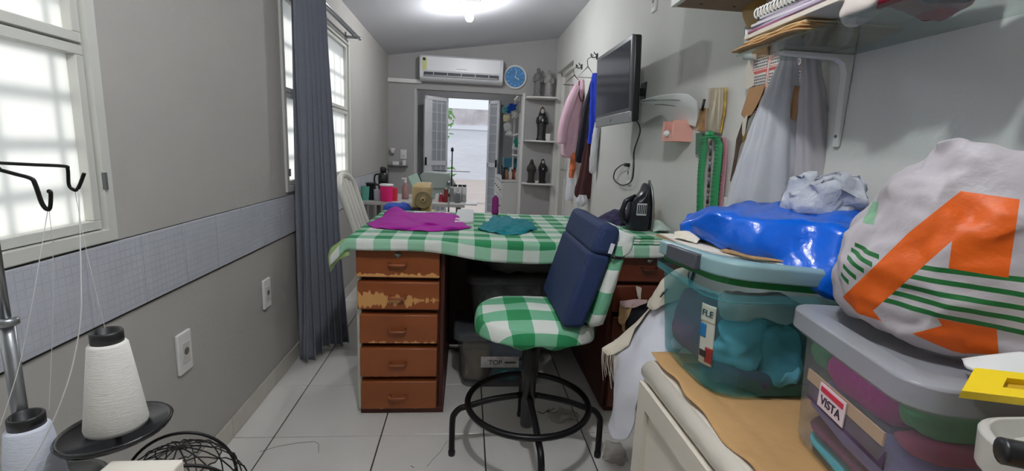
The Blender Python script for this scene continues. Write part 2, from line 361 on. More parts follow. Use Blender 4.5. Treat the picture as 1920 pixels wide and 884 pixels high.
# ================================================================== DESK
wood = mat('brown_varnish', (138, 72, 34), .38, var=.14, vscale=6, bump=.06, bscale=40, stretch=(1, 1, 6))
wood_d = mat('dark_varnish', (72, 30, 18), .45, var=.15, vscale=6)
def worn(name, level, amt, gx=0):
    m = mat(name, (146, 78, 36), .4, bump=.06, bscale=40); n = m.node_tree.nodes; l = m.node_tree.links
    tc = n.new('ShaderNodeTexCoord'); s = n.new('ShaderNodeSeparateXYZ'); l.new(tc.outputs['Generated'], s.inputs[0])
    mp = n.new('ShaderNodeMapping'); mp.inputs['Scale'].default_value = (60, 60, 9); l.new(tc.outputs['Object'], mp.inputs[0])
    t = n.new('ShaderNodeTexNoise'); t.inputs['Scale'].default_value = 1; t.inputs['Detail'].default_value = 6; l.new(mp.outputs[0], t.inputs[0])
    a = math_node(n, l, 'SUBTRACT', math_node(n, l, 'MULTIPLY', t.outputs[0], amt), math_node(n, l, 'MULTIPLY', math_node(n, l, 'ABSOLUTE', math_node(n, l, 'SUBTRACT', s.outputs[2], level)), 1.1))
    a = math_node(n, l, 'GREATER_THAN', math_node(n, l, 'SUBTRACT', a, math_node(n, l, 'MULTIPLY', s.outputs[0], gx)), .12)
    g = n.new('ShaderNodeTexNoise'); g.inputs['Scale'].default_value = 6; l.new(tc.outputs['Object'], g.inputs[0])
    base = n.new('ShaderNodeValToRGB'); base.color_ramp.elements[0].color = (*lin((120, 62, 30)), 1); base.color_ramp.elements[1].color = (*lin((158, 86, 40)), 1); l.new(g.outputs[0], base.inputs[0])
    x = n.new('ShaderNodeMix'); x.data_type = 'RGBA'; l.new(a, x.inputs[0]); l.new(base.outputs[0], x.inputs[6]); x.inputs[7].default_value = (*lin((206, 152, 92)), 1)
    l.new(x.outputs[2], n['Principled BSDF'].inputs['Base Color']); return m
DF, DB = 2.085, 2.95
desk = thing('desk', 'brown two-pedestal wooden desk under the green gingham cloth', 'desk', (.28, 2.5, 0))
obj('desk_top', MB().box(-.50, 1.045, 2.035, DB, .815, .845), wood, desk, bevel=.004)
whiteside = mat('worn_white_side', (198, 196, 182), .6, var=.12, vscale=9)
def pedestal(x0, x1, worn_mats, lock=True, opened=None, wm=wood):
    obj('pedestal_body', MB().box(x0+.018, x1, DF+.02, DB-.05, .0, .815).box(x1-.02, x1, DF, DF+.03, 0, .815), wood_d, desk, bevel=.003)
    obj('side_panel', MB().box(x0-.004, x0+.016, DF+.004, DB-.04, .015, .812), whiteside if x0 < 0 else wood_d, desk, bevel=.002)
    obj('plinth', MB().box(x0+.01, x1+.004, DF-.006, DB-.06, .0, .03), wood_d, desk, bevel=.003)
    tops = [.803, .650, .496, .335, .171]; bots = [.670, .520, .358, .195, .033]
    for k in range(5):
        dx = (.0, .004, .012, .012, .014)[k]; dy = -.02 if k == opened else 0
        d = obj('drawer', MB().box(x0+.002+dx, x1-.022-(.006 if k > 1 else 0), DF-.028+dy, DF+.25, bots[k], tops[k]), worn_mats[k], desk, bevel=.005)
        cx = (x0+x1)/2-.012; cz = (tops[k]+bots[k])/2-.004
        obj('handle', MB().tube([(cx-.035, DF-.03+dy, cz+.006), (cx-.035, DF-.046+dy, cz), (cx-.03, DF-.049+dy, cz-.002), (cx+.03, DF-.049+dy, cz-.002), (cx+.035, DF-.046+dy, cz), (cx+.035, DF-.03+dy, cz+.006)], .0062, 8), wm, d, smooth=True)
        if k == 0: obj('lock', MB().lathe([(.001, .006), (.006, .006), (.0065, .003), (.013, .004), (.014, 0), (.014, -.01), (.001, -.01)], (cx, DF-.029, tops[0]-.028), 20, Matrix.Rotation(math.pi/2, 4, 'X')), mat('chrome', (205, 205, 205), .2, 1), d, smooth=True)
wm = [worn('varnish_worn_low', .05, .42), worn('varnish_worn_mid', .36, .85, .28), worn('varnish_worn_centre', .04, .30), worn('varnish_light_wear', .0, .24), worn('varnish_light_wear', .0, .24)]
pedestal(-.475, -.086, wm)
dkw = [mat('varnish_in_shade', (98, 44, 24), .4, var=.18, vscale=7)]*5  # darker copy of the desk varnish: the right pedestal's shade put into its colour
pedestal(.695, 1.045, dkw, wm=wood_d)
obj('modesty_panel', MB().box(-.09, .70, DB-.10, DB-.08, .01, .815), wood_d, desk)
# gingham cloth over the desk
GG = ((222, 226, 218), (150, 200, 168), (44, 140, 88))
ging = gingham('green_gingham', .072, GG)
def hang(x):
    t = (x+.58)/1.64
    return .045+.048*math.exp(-((x-.28)/.36)**2)+.004*math.sin(9*x)
CL0, CL1 = -.575, 1.05
def cloth_fn(u, v):
    x = CL0+(CL1-CL0)*u; Ly = DB-2.022+.012; h = hang(x); s = v*(Ly+h)
    nz = noise.noise(V((x*4, s*4, 0)))*.003
    if s < Ly:
        z = .8495+max(nz, -.001)*.8; y = DB+.012-s
        if x < -.505: z -= (-.505-x)*1.1
        r = 0
    else:
        d = s-Ly; y = 2.022-.008*math.sin(x*16+1)*d/.08-.004+ (-.5 < x < -.07)*0; z = .849-d+nz
        if x < -.505: z -= (-.505-x)*1.1
    return (x, y, z)
tc = obj('tablecloth', MB().grid(120, 70, cloth_fn, lambda u, v: ((CL1-CL0)*u+.03, v*1.05+.02)), ging, smooth=True, solid=.002, off=1, label='green and white gingham cloth covering the whole desk top', cat='tablecloth')
fl_m = mat('cloth_underside', (168, 196, 128), .9, bump=.3, bscale=60, trans=.2)
pt = patch([[(-.50, 2.06, .842), (-.53, 2.05, .835), (-.575, 2.05, .80)], [(-.495, 2.035, .80), (-.53, 2.03, .79), (-.585, 2.04, .765)], [(-.492, 2.032, .775), (-.545, 2.035, .745), (-.582, 2.05, .69)]], 12, 12, .003, 20)
obj('cloth_corner', pt, fl_m, tc, smooth=True, solid=.0015, label='pale green underside of the hanging cloth corner')
# things on the desk
mag = mat('magenta_fabric', (176, 22, 160), .8, bump=.2, bscale=120)
def mp(u, v, z): return at(u, v, 'z', z)
rows = [[mp(688, 420, .853), mp(705, 428, .853), mp(745, 430, .856), mp(800, 433, .855), mp(850, 432, .854), mp(884, 427, .853)],
        [mp(700, 414, .856), mp(722, 418, .862), mp(760, 424, .872), mp(805, 424, .864), mp(848, 424, .874), mp(872, 421, .858)],
        [mp(715, 408, .860), mp(735, 400, .885), mp(765, 414, .862), mp(808, 417, .880), mp(845, 416, .862), mp(866, 414, .862)],
        [mp(722, 400, .870), mp(742, 388, .905), mp(770, 405, .868), mp(815, 408, .866), mp(845, 404, .870), mp(860, 406, .866)],
        [mp(728, 396, .858), mp(748, 394, .862), mp(772, 398, .857), mp(812, 399, .857), mp(838, 400, .857), mp(850, 402, .856)]]
obj('magenta_garment', patch(rows, 40, 60, .007, 14, 3), mag, smooth=True, solid=.002, label='magenta knit garment crumpled on the gingham cloth', cat='garment')
teal = mat('teal_fabric', (10, 128, 140), .8, bump=.2, bscale=120)
rows = [[mp(896, 430, .853), mp(925, 438, .853), mp(965, 440, .854), mp(985, 437, .853), mp(1008, 430, .853)],
        [mp(905, 422, .858), mp(930, 426, .874), mp(958, 430, .866), mp(985, 428, .872), mp(1003, 425, .858)],
        [mp(915, 414, .866), mp(935, 416, .872), mp(955, 420, .882), mp(980, 418, .866), mp(998, 417, .862)],
        [mp(925, 406, .862), mp(940, 405, .870), mp(960, 409, .866), mp(978, 411, .862), mp(990, 412, .856)]]
obj('teal_garment', patch(rows, 40, 50, .012, 22, 5), teal, smooth=True, solid=.002, label='small teal fabric bunched in wrinkles on the gingham cloth', cat='garment')
sp = at(928, 402, 'z', .852); sp.z = .852
t = thing('thread_spool', 'tall narrow spool of purple thread standing upright on the gingham cloth', 'spool', sp)
obj('thread', MB().lathe([(.001, .004), (.021, .004), (.022, .01), (.021, .09), (.017, .108), (.001, .11)], sp, 24), mat('purple_thread', (140, 30, 118), .7, bump=.4, bscale=400), t, smooth=True)
obj('core', MB().lathe([(.001, 0), (.02, 0), (.02, .004), (.010, .004), (.010, .112), (.008, .118), (.001, .118)], sp, 20), mat('purple_core', (92, 36, 92), .5), t, smooth=True)
a, b_, c_, d_ = mp(852, 420, .854), mp(888, 418, .854), mp(888, 396, .854), mp(858, 396, .854)
m = MB(); 
for k in range(4): pass
obj('paper_sheaf', MB().prism([(a.x, a.y), (b_.x, b_.y), (c_.x, c_.y), (d_.x, d_.y)], lambda x, y, d: V((x, y, .853+d)), .012), mat('paper_white', (222, 224, 222), .8), bevel=.002, label='pale sheaf of paper lying beside the magenta garment', cat='paper')
# folded gingham cloths, iron and odds at the right end
fc = thing('folded_cloth', 'stack of folded green gingham cloth under the steam iron', 'cloth', (.90, 2.3, .852))
for k, (x0, x1, y0, y1) in enumerate(((.72, 1.04, 2.04, 2.62), (.74, 1.03, 2.06, 2.58), (.75, 1.035, 2.08, 2.55))):
    z = .853+k*.009
    def ff(u, v, x0=x0, x1=x1, y0=y0, y1=y1, z=z): return (x0+(x1-x0)*u, y0+(y1-y0)*v, z+.003*noise.noise(V((u*5, v*5, z*40))))
    obj('fold', MB().grid(16, 16, ff, lambda u, v: (u*.32, v*.55+k*.05)), ging, fc, smooth=True, solid=.007, off=1, bevel=.002)
IP = V((.872, 2.30, .884))
iron = thing('steam_iron', 'dark steam iron with a steel soleplate standing on its heel', 'iron', IP)
def ip(x, y, z): return IP+V((x, y, z))
irb = mat('iron_body', (24, 24, 34), .3)
prof = [(-.05, 0), (.045, 0), (.05, .03), (.052, .10), (.042, .17), (.03, .225), (.022, .235), (.012, .20), (-.01, .17), (-.03, .16), (-.05, .13), (-.056, .05)]
m = MB(); rings = []
for (hw, y0) in ((.036, -.0), (.044, .0), (.036, .0)): pass
secs = []
for k, s in enumerate((-.052, -.04, -.02, 0, .02, .04, .052)):
    q = .82 if abs(s) > .05 else (.95 if abs(s) > .03 else 1)
    secs.append([ip(p[0]*q+.0, s, max(0, p[1]*(q if p[1] > .15 else 1))) for p in prof])
obj('body', MB().ring_surface(secs), irb, iron, smooth=False, bevel=.006)
obj('soleplate', MB().prism([(-.056, 0), (.056, 0), (.058, .06), (.05, .14), (.03, .21), (0, .25), (-.03, .21), (-.05, .14), (-.058, .06)], lambda a, b, d: ip(.053+d-.05*max(0, (b-.12)/.13)**2*.3, a, b), .010), steel, iron, bevel=.002)
obj('handle', MB().tube([ip(-.03, 0, .03), ip(-.075, 0, .04), ip(-.085, 0, .09), ip(-.07, 0, .14), ip(-.02, 0, .165)], .013, 10), irb, iron, smooth=True)
lb = obj('rating_label', MB().box(-.028, .022, -.0545, -.0525, .075, .135, Matrix.Translation(IP)), mat('label_white', (205, 206, 204), .5), iron)
for k in range(5): obj('label_line', MB().box(-.024+k*.0095, -.018+k*.0095, -.0555, -.0544, .083, .128, Matrix.Translation(IP)), black_pl, lb)
# coil of cords and striped cloth left of the iron
strp = mat('dark_striped_cloth', (58, 54, 84), .9, var=.6, vscale=26, bump=.5, bscale=60)
obj('striped_cloth', sack([((.80, 2.5, .862), .02, .02, (1, .2, 0)), ((.80, 2.5, .868), .13, .09, (1, .2, 0)), ((.82, 2.5, .90), .11, .08, (1, .2, 0)), ((.86, 2.49, .945), .05, .05, (1, 0, 0)), ((.87, 2.48, .96), .01, .01, (1, 0, 0))], 30, 40, 7, .12, .014, 22, 4), strp, smooth=True, label='heap of dark purple striped cloth behind the iron', cat='cloth')
cw = thing('cord_coil', 'coiled black and white cloth-covered iron cord beside the striped cloth', 'cord', (.72, 2.56, .855))
for k in range(3):
    obj('coil', MB().tube([V((.72+(.055+.008*k)*math.cos(2*math.pi*i/24), 2.56+(.04+.004*k)*math.sin(2*math.pi*i/24), .862+.009*k+.012*math.sin(4*math.pi*i/24+k)+.012)) for i in range(24)], .005, 6, True), mat('cord_a', (60, 60, 66), .8, var=.9, vscale=120) , cw, smooth=True)
obj('beige_sponge', sack([((1.0, 2.52, .86), .035, .03, (1, 0, 0)), ((1.0, 2.52, .90), .045, .035, (1, .1, 0)), ((1.0, 2.52, .96), .042, .03, (1, 0, 0)), ((1.0, 2.52, 1.0), .03, .02, (1, 0, 0))], 20, 28, 5, .12, .008, 30, 2), mat('beige_cloth', (164, 130, 84), .9, var=.4, vscale=20), smooth=True, label='tan cloth bundle leaning on the wall behind the iron', cat='cloth')
obj('white_rag', patch([[(.93, 2.22, .884), (.98, 2.20, .89), (1.03, 2.25, .884)], [(.94, 2.30, .90), (.98, 2.3, .93), (1.03, 2.32, .90)], [(.95, 2.40, .884), (.98, 2.42, .89), (1.03, 2.42, .884)]], 24, 24, .010, 30, 8), mat('pale_rag', (196, 214, 202), .9), smooth=True, solid=.002, label='pale wrinkled rag beside the iron soleplate', cat='cloth')
# ================================================================== STOOL
SC = V((.273, 1.745, 0))
st = thing('swivel_stool', 'high black swivel stool with gingham covered seat and backrest', 'chair', SC)
for k, f in enumerate(((-.304, .015), (.304, -.015), (.012, -.305), (.012, .30))):
    d = V((f[0], f[1], 0)); e = d.normalized()
    P = [SC+V((0, 0, .275))+e*.03, SC+e*.15+V((0, 0, .252)), SC+d-e*.065+V((0, 0, .222)), SC+d-e*.03+V((0, 0, .21)), SC+d-e*.008+V((0, 0, .185)), SC+d+V((0, 0, .15)), SC+d+V((0, 0, .004))]
    lg = obj('leg', MB().tube(curve(P, 26), .0125, 10), black_mt, st, smooth=True)
    obj('foot_cap', MB().lathe([(.001, 0), (.014, 0), (.0145, .02), (.001, .022)], SC+d, 12), black_pl, lg, smooth=True)
RR = .245
obj('foot_ring', MB().tube([SC+V((RR*math.cos(2*math.pi*i/64), RR*math.sin(2*math.pi*i/64), .244)) for i in range(64)], .0125, 10, True), black_mt, st, smooth=True)
obj('column', MB().lathe([(.001, .14), (.026, .14), (.028, .15), (.029, .36), (.033, .365), (.035, .40), (.033, .41), (.0315, .52), (.001, .52)], SC, 24), black_pl, st, smooth=True)
obj('seat_plate', MB().box(-.10, .11, -.08, .08, .515, .545, Matrix.Translation(SC)), black_mt, st, bevel=.005)
gs = gingham('seat_gingham', .088, ((226, 230, 222), (120, 186, 148), (40, 142, 86)))
# seat cushion: rounded pad, cover slightly domed
def seat_fn(u, v):
    th = 2*math.pi*u; ct, st_ = math.cos(th), math.sin(th); pw = 2.7
    k = (abs(ct)**pw+abs(st_)**pw)**(-1/pw)
    if v < .6: r = v/.6*.93; z = .652-.022*(r**2)
    elif v < .85: a = (v-.6)/.25*math.pi/2; r = .93+.07*math.sin(a); z = .63-.055*(1-math.cos(a))
    else: a = (v-.85)/.15; r = 1-.25*a; z = .575-.03*a-.008*math.sin(th*9)*a
    x = .232*k*r*ct; y = .21*k*r*st_
    z += .006*noise.noise(V((x*9, y*9, 1)))-.03*max(0, x)/.23*.3
    return SC+V((x+.005, y, z))
def seat_uv(u, v):
    p = seat_fn(u, v)-SC; e = max(0, v-.6)*.16; th = 2*math.pi*u
    return (p.x+e*math.cos(th)+.022, p.y+e*math.sin(th)+.04)
se = obj('seat', MB().grid(72, 40, seat_fn, seat_uv), gs, st, smooth=True)
# backrest under its cover
def bk_fn(u, v):
    th = 2*math.pi*u; h = -.0+v*.36; w = .205*(1-.10*abs(2*v-1)**3); d = .038
    if v < .06: w *= .8+.2*v/.06; d *= .4+.6*v/.06
    if v > .94: q = (1-v)/.06; w *= .86+.14*q; d *= .3+.7*q
    c, s_ = math.cos(th), math.sin(th)
    y = w*math.copysign(abs(c)**.45, c); x = d*math.copysign(abs(s_)**.7, s_)
    lean = .206+h*.22
    return SC+V((lean+x+.03*(y/.2)**2*-.3, y+.005*noise.noise(V((v*8, u*14, 3))), .625+h+.004*noise.noise(V((v*9, u*9, 6)))))
m = MB().grid(64, 30, bk_fn, lambda u, v: (abs(u-.5)*.9, v*.38+.02))
m.f.append(tuple((i*31) for i in range(64))[::-1]); m.f.append(tuple((i*31+30) for i in range(64)))
obj('backrest', m, gs, st, smooth=True)
obj('cover_corner', patch([[(.51, 1.57, .995), (.55, 1.56, .99), (.585, 1.56, .975)], [(.51, 1.56, .95), (.55, 1.55, .93), (.578, 1.555, .93)], [(.50, 1.56, .91), (.53, 1.55, .895), (.555, 1.555, .90)]], 12, 12, .006, 30, 2, (.1, .1)), gs, st, smooth=True, solid=.002)
obj('back_support', MB().tube(curve([SC+V((.02, 0, .53)), SC+V((.20, 0, .53)), SC+V((.245, 0, .56)), SC+V((.25, 0, .66)), SC+V((.24, 0, .72))], 20), .014, 8), black_mt, st, smooth=True)
# navy cushion resting on the seat against the backrest
navy = mat('navy_twill', (27, 46, 86), .75, bump=.25, bscale=160, var=.08, vscale=10)
cu = thing('back_cushion', 'navy blue two-block back cushion propped against the stool backrest', 'cushion', (.42, 1.76, .645))
def block(y0, y1, fr, bk, m=None, nn=10):
    # fr/bk: (x,z) lower and upper edges of front and back
    mb = MB()
    def lerp(a, b, t): return a+(b-a)*t
    prof = [fr[0], fr[1], bk[1], bk[0]]; rings = []
    for i in range(nn+1):
        y = lerp(y0, y1, i/nn); rings.append([V((p[0]+.003*noise.noise(V((y*9, j, 1))), y, p[1]+.004*noise.noise(V((y*7, j, 4))))) for j, p in enumerate(prof)])
    return mb.ring_surface(rings)
obj('lower_block', block(1.535, 1.99, ((.345, .645), (.425, .922)), ((.425, .640), (.505, .905))), navy, cu, bevel=.018, seg=4)
obj('upper_block', block(1.53, 1.995, ((.425, .912), (.462, 1.022)), ((.515, .902), (.530, 1.005))), navy, cu, bevel=.022, seg=4)
obj('brand_tag', MB().box(-.007, .007, -.002, .001, -.018, .018, Matrix.Translation((.497, 1.527, .935)) @ Matrix.Rotation(.25, 4, 'Y')), mat('tag_white', (225, 228, 230), .7), cu)
obj('strap', MB().tube([(.505, 1.53, .905), (.53, 1.54, .90), (.55, 1.55, .898)], .006, 6), black_pl, cu, smooth=True)
# ================================================================== BINS UNDER THE DESK
smoke = mat('smoky_plastic', (140, 144, 148), .35, alpha=.72)
def tub(name, lbl, c, hx, hy, z0, z1, m, lidm, taper=.88, r=.04, group=None, lid=True, rotz=0, lidh=.025, rimw=.012, seg=8):
    c = V((c[0], c[1], 0)); t = thing(name, lbl, 'bin', (c.x, c.y, z0), group); Rz = Matrix.Rotation(rotz, 3, 'Z')
    def rr(hx, hy, z, r=r):
        P = []
        for (sx, sy, a0) in ((1, 1, 0), (-1, 1, 90), (-1, -1, 180), (1, -1, 270)):
            for k in range(seg+1):
                a = math.radians(a0+90*k/seg); P.append(c+Rz @ V((sx*(hx-r)+r*math.cos(a), sy*(hy-r)+r*math.sin(a), 0))+V((0, 0, z)))
        return P
    b = [rr(hx*taper-.01, hy*taper-.01, z0), rr(hx*taper, hy*taper, z0+.012), rr(hx, hy, z1-.02), rr(hx+rimw, hy+rimw, z1-.018), rr(hx+rimw, hy+rimw, z1)]
    obj('body', MB().ring_surface(b, cap1=False), m, t, smooth=False, bevel=.002)
    if lid:
        q = rimw+.008; z = z1+.001
        obj('lid', MB().ring_surface([rr(hx+q, hy+q, z-.012), rr(hx+q, hy+q, z+lidh), rr(hx+q-.012, hy+q-.012, z+lidh+.004), rr(hx-.02, hy-.02, z+lidh+.002), rr(hx-.028, hy-.028, z+lidh-.008)]), lidm, t, smooth=False, bevel=.003)
    return t, rr
cont1 = mat('scrap_mix', (150, 136, 120), .9, var=.7, vscale=9, bump=.6, bscale=25)
def lump(name, lbl, c, rad, m, seed=1, wr=.02, group=None, sc=14, pw=2.6, cat='cloth'):
    c = V(c); secs = [((c.x, c.y, c.z+rad[2]*q), max(.004, rad[0]*s), max(.004, rad[1]*s), (1, 0, 0)) for q, s in ((-1, .55), (-.85, .88), (-.3, 1), (.3, 1), (.8, .85), (1, .4))]
    return obj(name, sack(secs, 18, 30, 0, 0, wr, sc, seed, pw), m, smooth=True, label=lbl, cat=cat, group=group)
lowb, _ = tub('storage_bin', 'smoky plastic bin with a TOP sticker, standing on the floor under the desk', (.20, 2.46), .225, .165, .0, .29, smoke, smoke)
lump('scrap_heap', 'tan fabric scraps inside the bin with the TOP sticker', (.08, 2.43, .12), (.085, .11, .10), mat('tan_scrap', (158, 138, 112), .9, var=.3, bump=.5, bscale=20), 3)
lump('scrap_heap', 'turquoise fabric scraps inside the bin with the TOP sticker', (.25, 2.43, .075), (.09, .12, .055), mat('turq_scrap', (70, 150, 158), .9, var=.2), 5)
lump('scrap_heap', 'grey-blue fabric scraps heaped high inside the bin with the TOP sticker', (.25, 2.46, .195), (.12, .12, .06), mat('blue_scrap', (78, 90, 108), .9, var=.3), 7)
lump('scrap_heap', 'pink fabric scrap low in the bin with the TOP sticker', (.365, 2.42, .05), (.03, .08, .03), mat('pink_scrap', (196, 120, 160), .9), 8)
sk = obj('sticker', MB().box(.10, .30, 2.2945, 2.2965, .125, .185), mat('sticker_paper', (176, 170, 168), .7, var=.25, vscale=25), lowb, label='torn printed sticker')
text('TOP', 'lettering', frame_m((.175, 2.294, .152), (1, 0, 0), (0, -1, 0)), .036, black_pl, sk)
obj('print_bar', MB().box(.225, .285, 2.2935, 2.2946, .148, .158), mat('print_green', (60, 84, 66), .7), sk)
upb, _ = tub('storage_bin', 'dark smoky plastic bin stacked on the bin with the TOP sticker', (.26, 2.48), .225, .165, .318, .585, smoke, smoke)
lump('scrap_heap', 'grey fabric and film scraps filling the upper bin under the desk', (.26, 2.47, .43), (.17, .12, .11), mat('dark_scrap', (128, 126, 124), .9, var=.6, vscale=14, bump=.6, bscale=20), 9)
lump('plastic_sack', 'crumpled clear plastic sack lying on the upper bin under the desk', (.30, 2.5, .675), (.20, .13, .06), mat('dull_film', (120, 120, 124), .35, alpha=.35, bump=.9, bscale=30), 11, cat='bag')
# ================================================================== WHITE CABINET AT THE RIGHT
cab_m = mat('cream_white_lacquer', (224, 216, 202), .4, var=.02)
CX, CY1, CZ = .462, 1.085, .735
cb = thing('low_cabinet', 'cream white low cabinet with rounded front edge, topped with kraft paper', 'cabinet', (.76, .45, 0))
obj('body', MB().box(CX+.018, XR-.002, -.35, CY1, .06, CZ-.004), cab_m, cb, bevel=.004)
obj('plinth', MB().box(CX+.05, XR-.01, -.33, CY1-.02, 0, .06), cab_m, cb)
obj('edge_moulding', MB().tube([(CX+.024, -.36, CZ-.027), (CX+.024, CY1+.004, CZ-.027)], .027, 20), cab_m, cb, smooth=True)
obj('worktop', MB().box(CX+.02, XR-.002, -.36, CY1+.006, CZ-.03, CZ), cab_m, cb, bevel=.004)
for y0, y1 in ((.36, 1.08), (-.34, .352)):
    d = obj('door', MB().box(CX+.004, CX+.02, y0, y1, .07, CZ-.055), cab_m, cb, bevel=.003)
    fr = MB()
    for q in ((y0, y0+.05, .12, CZ-.105), (y1-.05, y1, .12, CZ-.105), (y0, y1, .07, .12), (y0, y1, CZ-.105, CZ-.05)): fr.box(CX-.008, CX+.005, *q)
    obj('door_frame', fr, cab_m, d)
kraft = mat('kraft_paper', (186, 146, 96), .75, var=.12, vscale=5, bump=.35, bscale=18)
def kf(u, v):
    x = .487+.56*u; y = -.3+1.40*v; z = CZ+.003+.004*abs(noise.noise(V((x*9, y*9, 0))))
    if u < .12: z += .006*math.sin(v*23)*(1-u/.12)+.004
    if u < .06 : x += .012*noise.noise(V((y*14, 3, 3)))
    if v > .96: z += .03*(v-.96)/.04*max(0, .5-u)
    return (x, y, z)
obj('kraft_sheet', MB().grid(40, 90, kf), kraft, smooth=True, solid=.0012, off=1, label='brown kraft paper sheet spread over the cream cabinet top', cat='paper')
# ---- teal bin
tealp = mat('teal_clear_plastic', (96, 190, 200), .25, alpha=.70)
teal_lid = mat('teal_lid_plastic', (150, 186, 190), .3, alpha=.22)
tb, rr = tub('storage_bin', 'teal translucent bin with a FLE sticker and a loose lid, full of fabric', (.69, 1.03), .175, .165, CZ+.008, .985, tealp, teal_lid, taper=.90, r=.07, lid=False, rimw=.014)
# loose, tilted lid with a dark handle clip
Lm = Matrix.Translation((.70, 1.03, 1.008)) @ Matrix.Rotation(math.radians(-3), 4, 'X') @ Matrix.Rotation(math.radians(4), 4, 'Y')
def rrl(hx, hy, z, r=.07, seg=8):
    P = []
    for (sx, sy, a0) in ((1, 1, 0), (-1, 1, 90), (-1, -1, 180), (1, -1, 270)):
        for k in range(seg+1): a = math.radians(a0+90*k/seg); P.append(Lm @ V((sx*(hx-r)+r*math.cos(a), sy*(hy-r)+r*math.sin(a), z)))
    return P
ld = obj('lid', MB().ring_surface([rrl(.194, .182, -.012), rrl(.197, .185, .018), rrl(.19, .178, .026), rrl(.16, .148, .024), rrl(.155, .143, .018)]), teal_lid, tb, bevel=.003)
obj('seal_band', MB().ring_surface([rrl(.181, .171, -.026), rrl(.183, .173, -.013)], cap0=False, cap1=False), mat('green_seal', (14, 110, 50), .4), tb, solid=.004)
obj('lid_clip', MB().box(-.208, -.192, -.09, .06, -.014, .022, Lm), mat('clip_grey', (70, 72, 80), .4), ld, bevel=.004)
stk = mat('photo_sticker', (206, 208, 196), .4)
M_ = Matrix.Translation((.5235, .968, .895)) @ Matrix.Rotation(math.radians(-36), 4, 'Z') @ Matrix.Rotation(math.radians(0), 4, 'X')
# sticker on the rounded corner of the bin
def on_corner(a, z, off=.002):      # angle round the near left corner, height -> point on the tapered skin
    k = (z-CZ-.02)/(.965-CZ-.02); s = .90+.10*k; hx, hy, r = .175*s, .165*s, .07
    return V((.69-(hx-r)-(r+off)*math.cos(a), 1.03-(hy-r)-(r+off)*math.sin(a), z))
def stick(a0, a1, z0, z1, m, nm='sticker', par=tb, off=.002):
    return obj(nm, MB().grid(8, 8, lambda u, v: on_corner(a0+(a1-a0)*u, z0+(z1-z0)*v, off)), m, par, smooth=True, solid=.0006)
s0 = stick(.10, .62, .805, .945, stk)
stick(.10, .62, .905, .945, mat('sticker_cream', (222, 224, 206), .4), 'print_patch', s0, .003)
stick(.10, .34, .868, .900, mat('sticker_blue', (30, 120, 180), .4), 'print_patch', s0, .003)
stick(.36, .62, .812, .848, mat('sticker_red', (140, 40, 34), .4), 'print_patch', s0, .003)
stick(.14, .40, .822, .838, mat('sticker_dark', (52, 40, 36), .4), 'print_patch', s0, .0035)
pc = on_corner(.36, .925, .0042); text('FLE', 'lettering', frame_m(pc, (on_corner(.62, .925)-on_corner(.10, .925)), (-math.cos(.36), -math.sin(.36), 0)), .020, mat('ink_teal', (20, 70, 80), .5), s0)
lump('fabric_bundle', 'dark navy cloth bundled inside the teal bin', (.74, 1.0, .82), (.10, .10, .07), mat('deep_navy', (26, 40, 66), .9, var=.2), 12)
lump('fabric_bundle', 'sky blue shirt pushed against the wall of the teal bin', (.62, .935, .85), (.05, .035, .06), mat('sky_cloth', (130, 214, 246), .9, var=.15), 13)
lump('fabric_bundle', 'white cloth lying on top inside the teal bin', (.65, .94, .935), (.09, .055, .022), mat('white_cloth', (214, 214, 212), .9), 14)
lump('fabric_bundle', 'plum cloth at the side of the teal bin', (.585, 1.05, .855), (.04, .08, .07), mat('plum_cloth', (150, 70, 110), .9), 15)
lump('fabric_bundle', 'teal fabric folded in the teal bin beside the navy cloth', (.70, .915, .83), (.045, .03, .06), mat('mid_teal', (96, 170, 196), .9), 16)
lump('fabric_bundle', 'plum and slate cloth at the bottom of the teal bin', (.645, .97, .775), (.09, .08, .028), mat('slate_cloth', (78, 60, 100), .9), 17)
# papers and envelopes on the lid
def sheet(name, lbl, pts, z, t, m, cat='paper', tilt=(0, 0), grp=None):
    cx = sum(p[0] for p in pts)/len(pts); cy = sum(p[1] for p in pts)/len(pts)
    return obj(name, MB().prism(pts, lambda x, y, d: V((x, y, z+d+(x-cx)*tilt[0]+(y-cy)*tilt[1])), t), m, label=lbl, cat=cat, group=grp)
pw_ = mat('paper_offwhite', (214, 206, 192), .8); tan_p = mat('paper_tan', (176, 138, 92), .8, var=.15)
for k, (pts, z, t, m, lb_) in enumerate((
    ([(.51, 1.20), (.545, .98), (.74, .868), (.76, 1.18)], 1.037, .003, tan_p, 'tan envelope at the bottom of the papers on the teal lid'),
    ([(.515, 1.19), (.535, 1.03), (.68, .90), (.78, 1.15)], 1.042, .004, pw_, 'off-white folded papers on the teal lid'),
    ([(.58, 1.0), (.62, .93), (.80, .865), (.82, 1.10)], 1.046, .003, tan_p, 'brown paper folder sticking out under the blue bag'),
    ([(.58, 1.12), (.60, 1.0), (.74, .925), (.80, 1.12)], 1.050, .006, mat('navy_bag_shade', (22, 38, 92), .5), 'navy blue sheet standing for the shaded underside of the blue plastic bag'))):  # the navy sheet paints the shade on the underside of the blue bag
    sheet('lid_sheet', lb_, pts, z, t, m, tilt=(.02, .05))
obj('crumpled_paper', patch([[(.525, 1.12, 1.045), (.54, 1.10, 1.05), (.56, 1.07, 1.046)], [(.535, 1.14, 1.06), (.55, 1.11, 1.07), (.575, 1.08, 1.06)], [(.555, 1.15, 1.055), (.575, 1.13, 1.06), (.60, 1.1, 1.055)]], 10, 10, .006, 40, 3), mat('paper_cream', (216, 208, 190), .8), smooth=False, solid=.0008, label='crumpled cream paper corner on the teal lid', cat='paper')
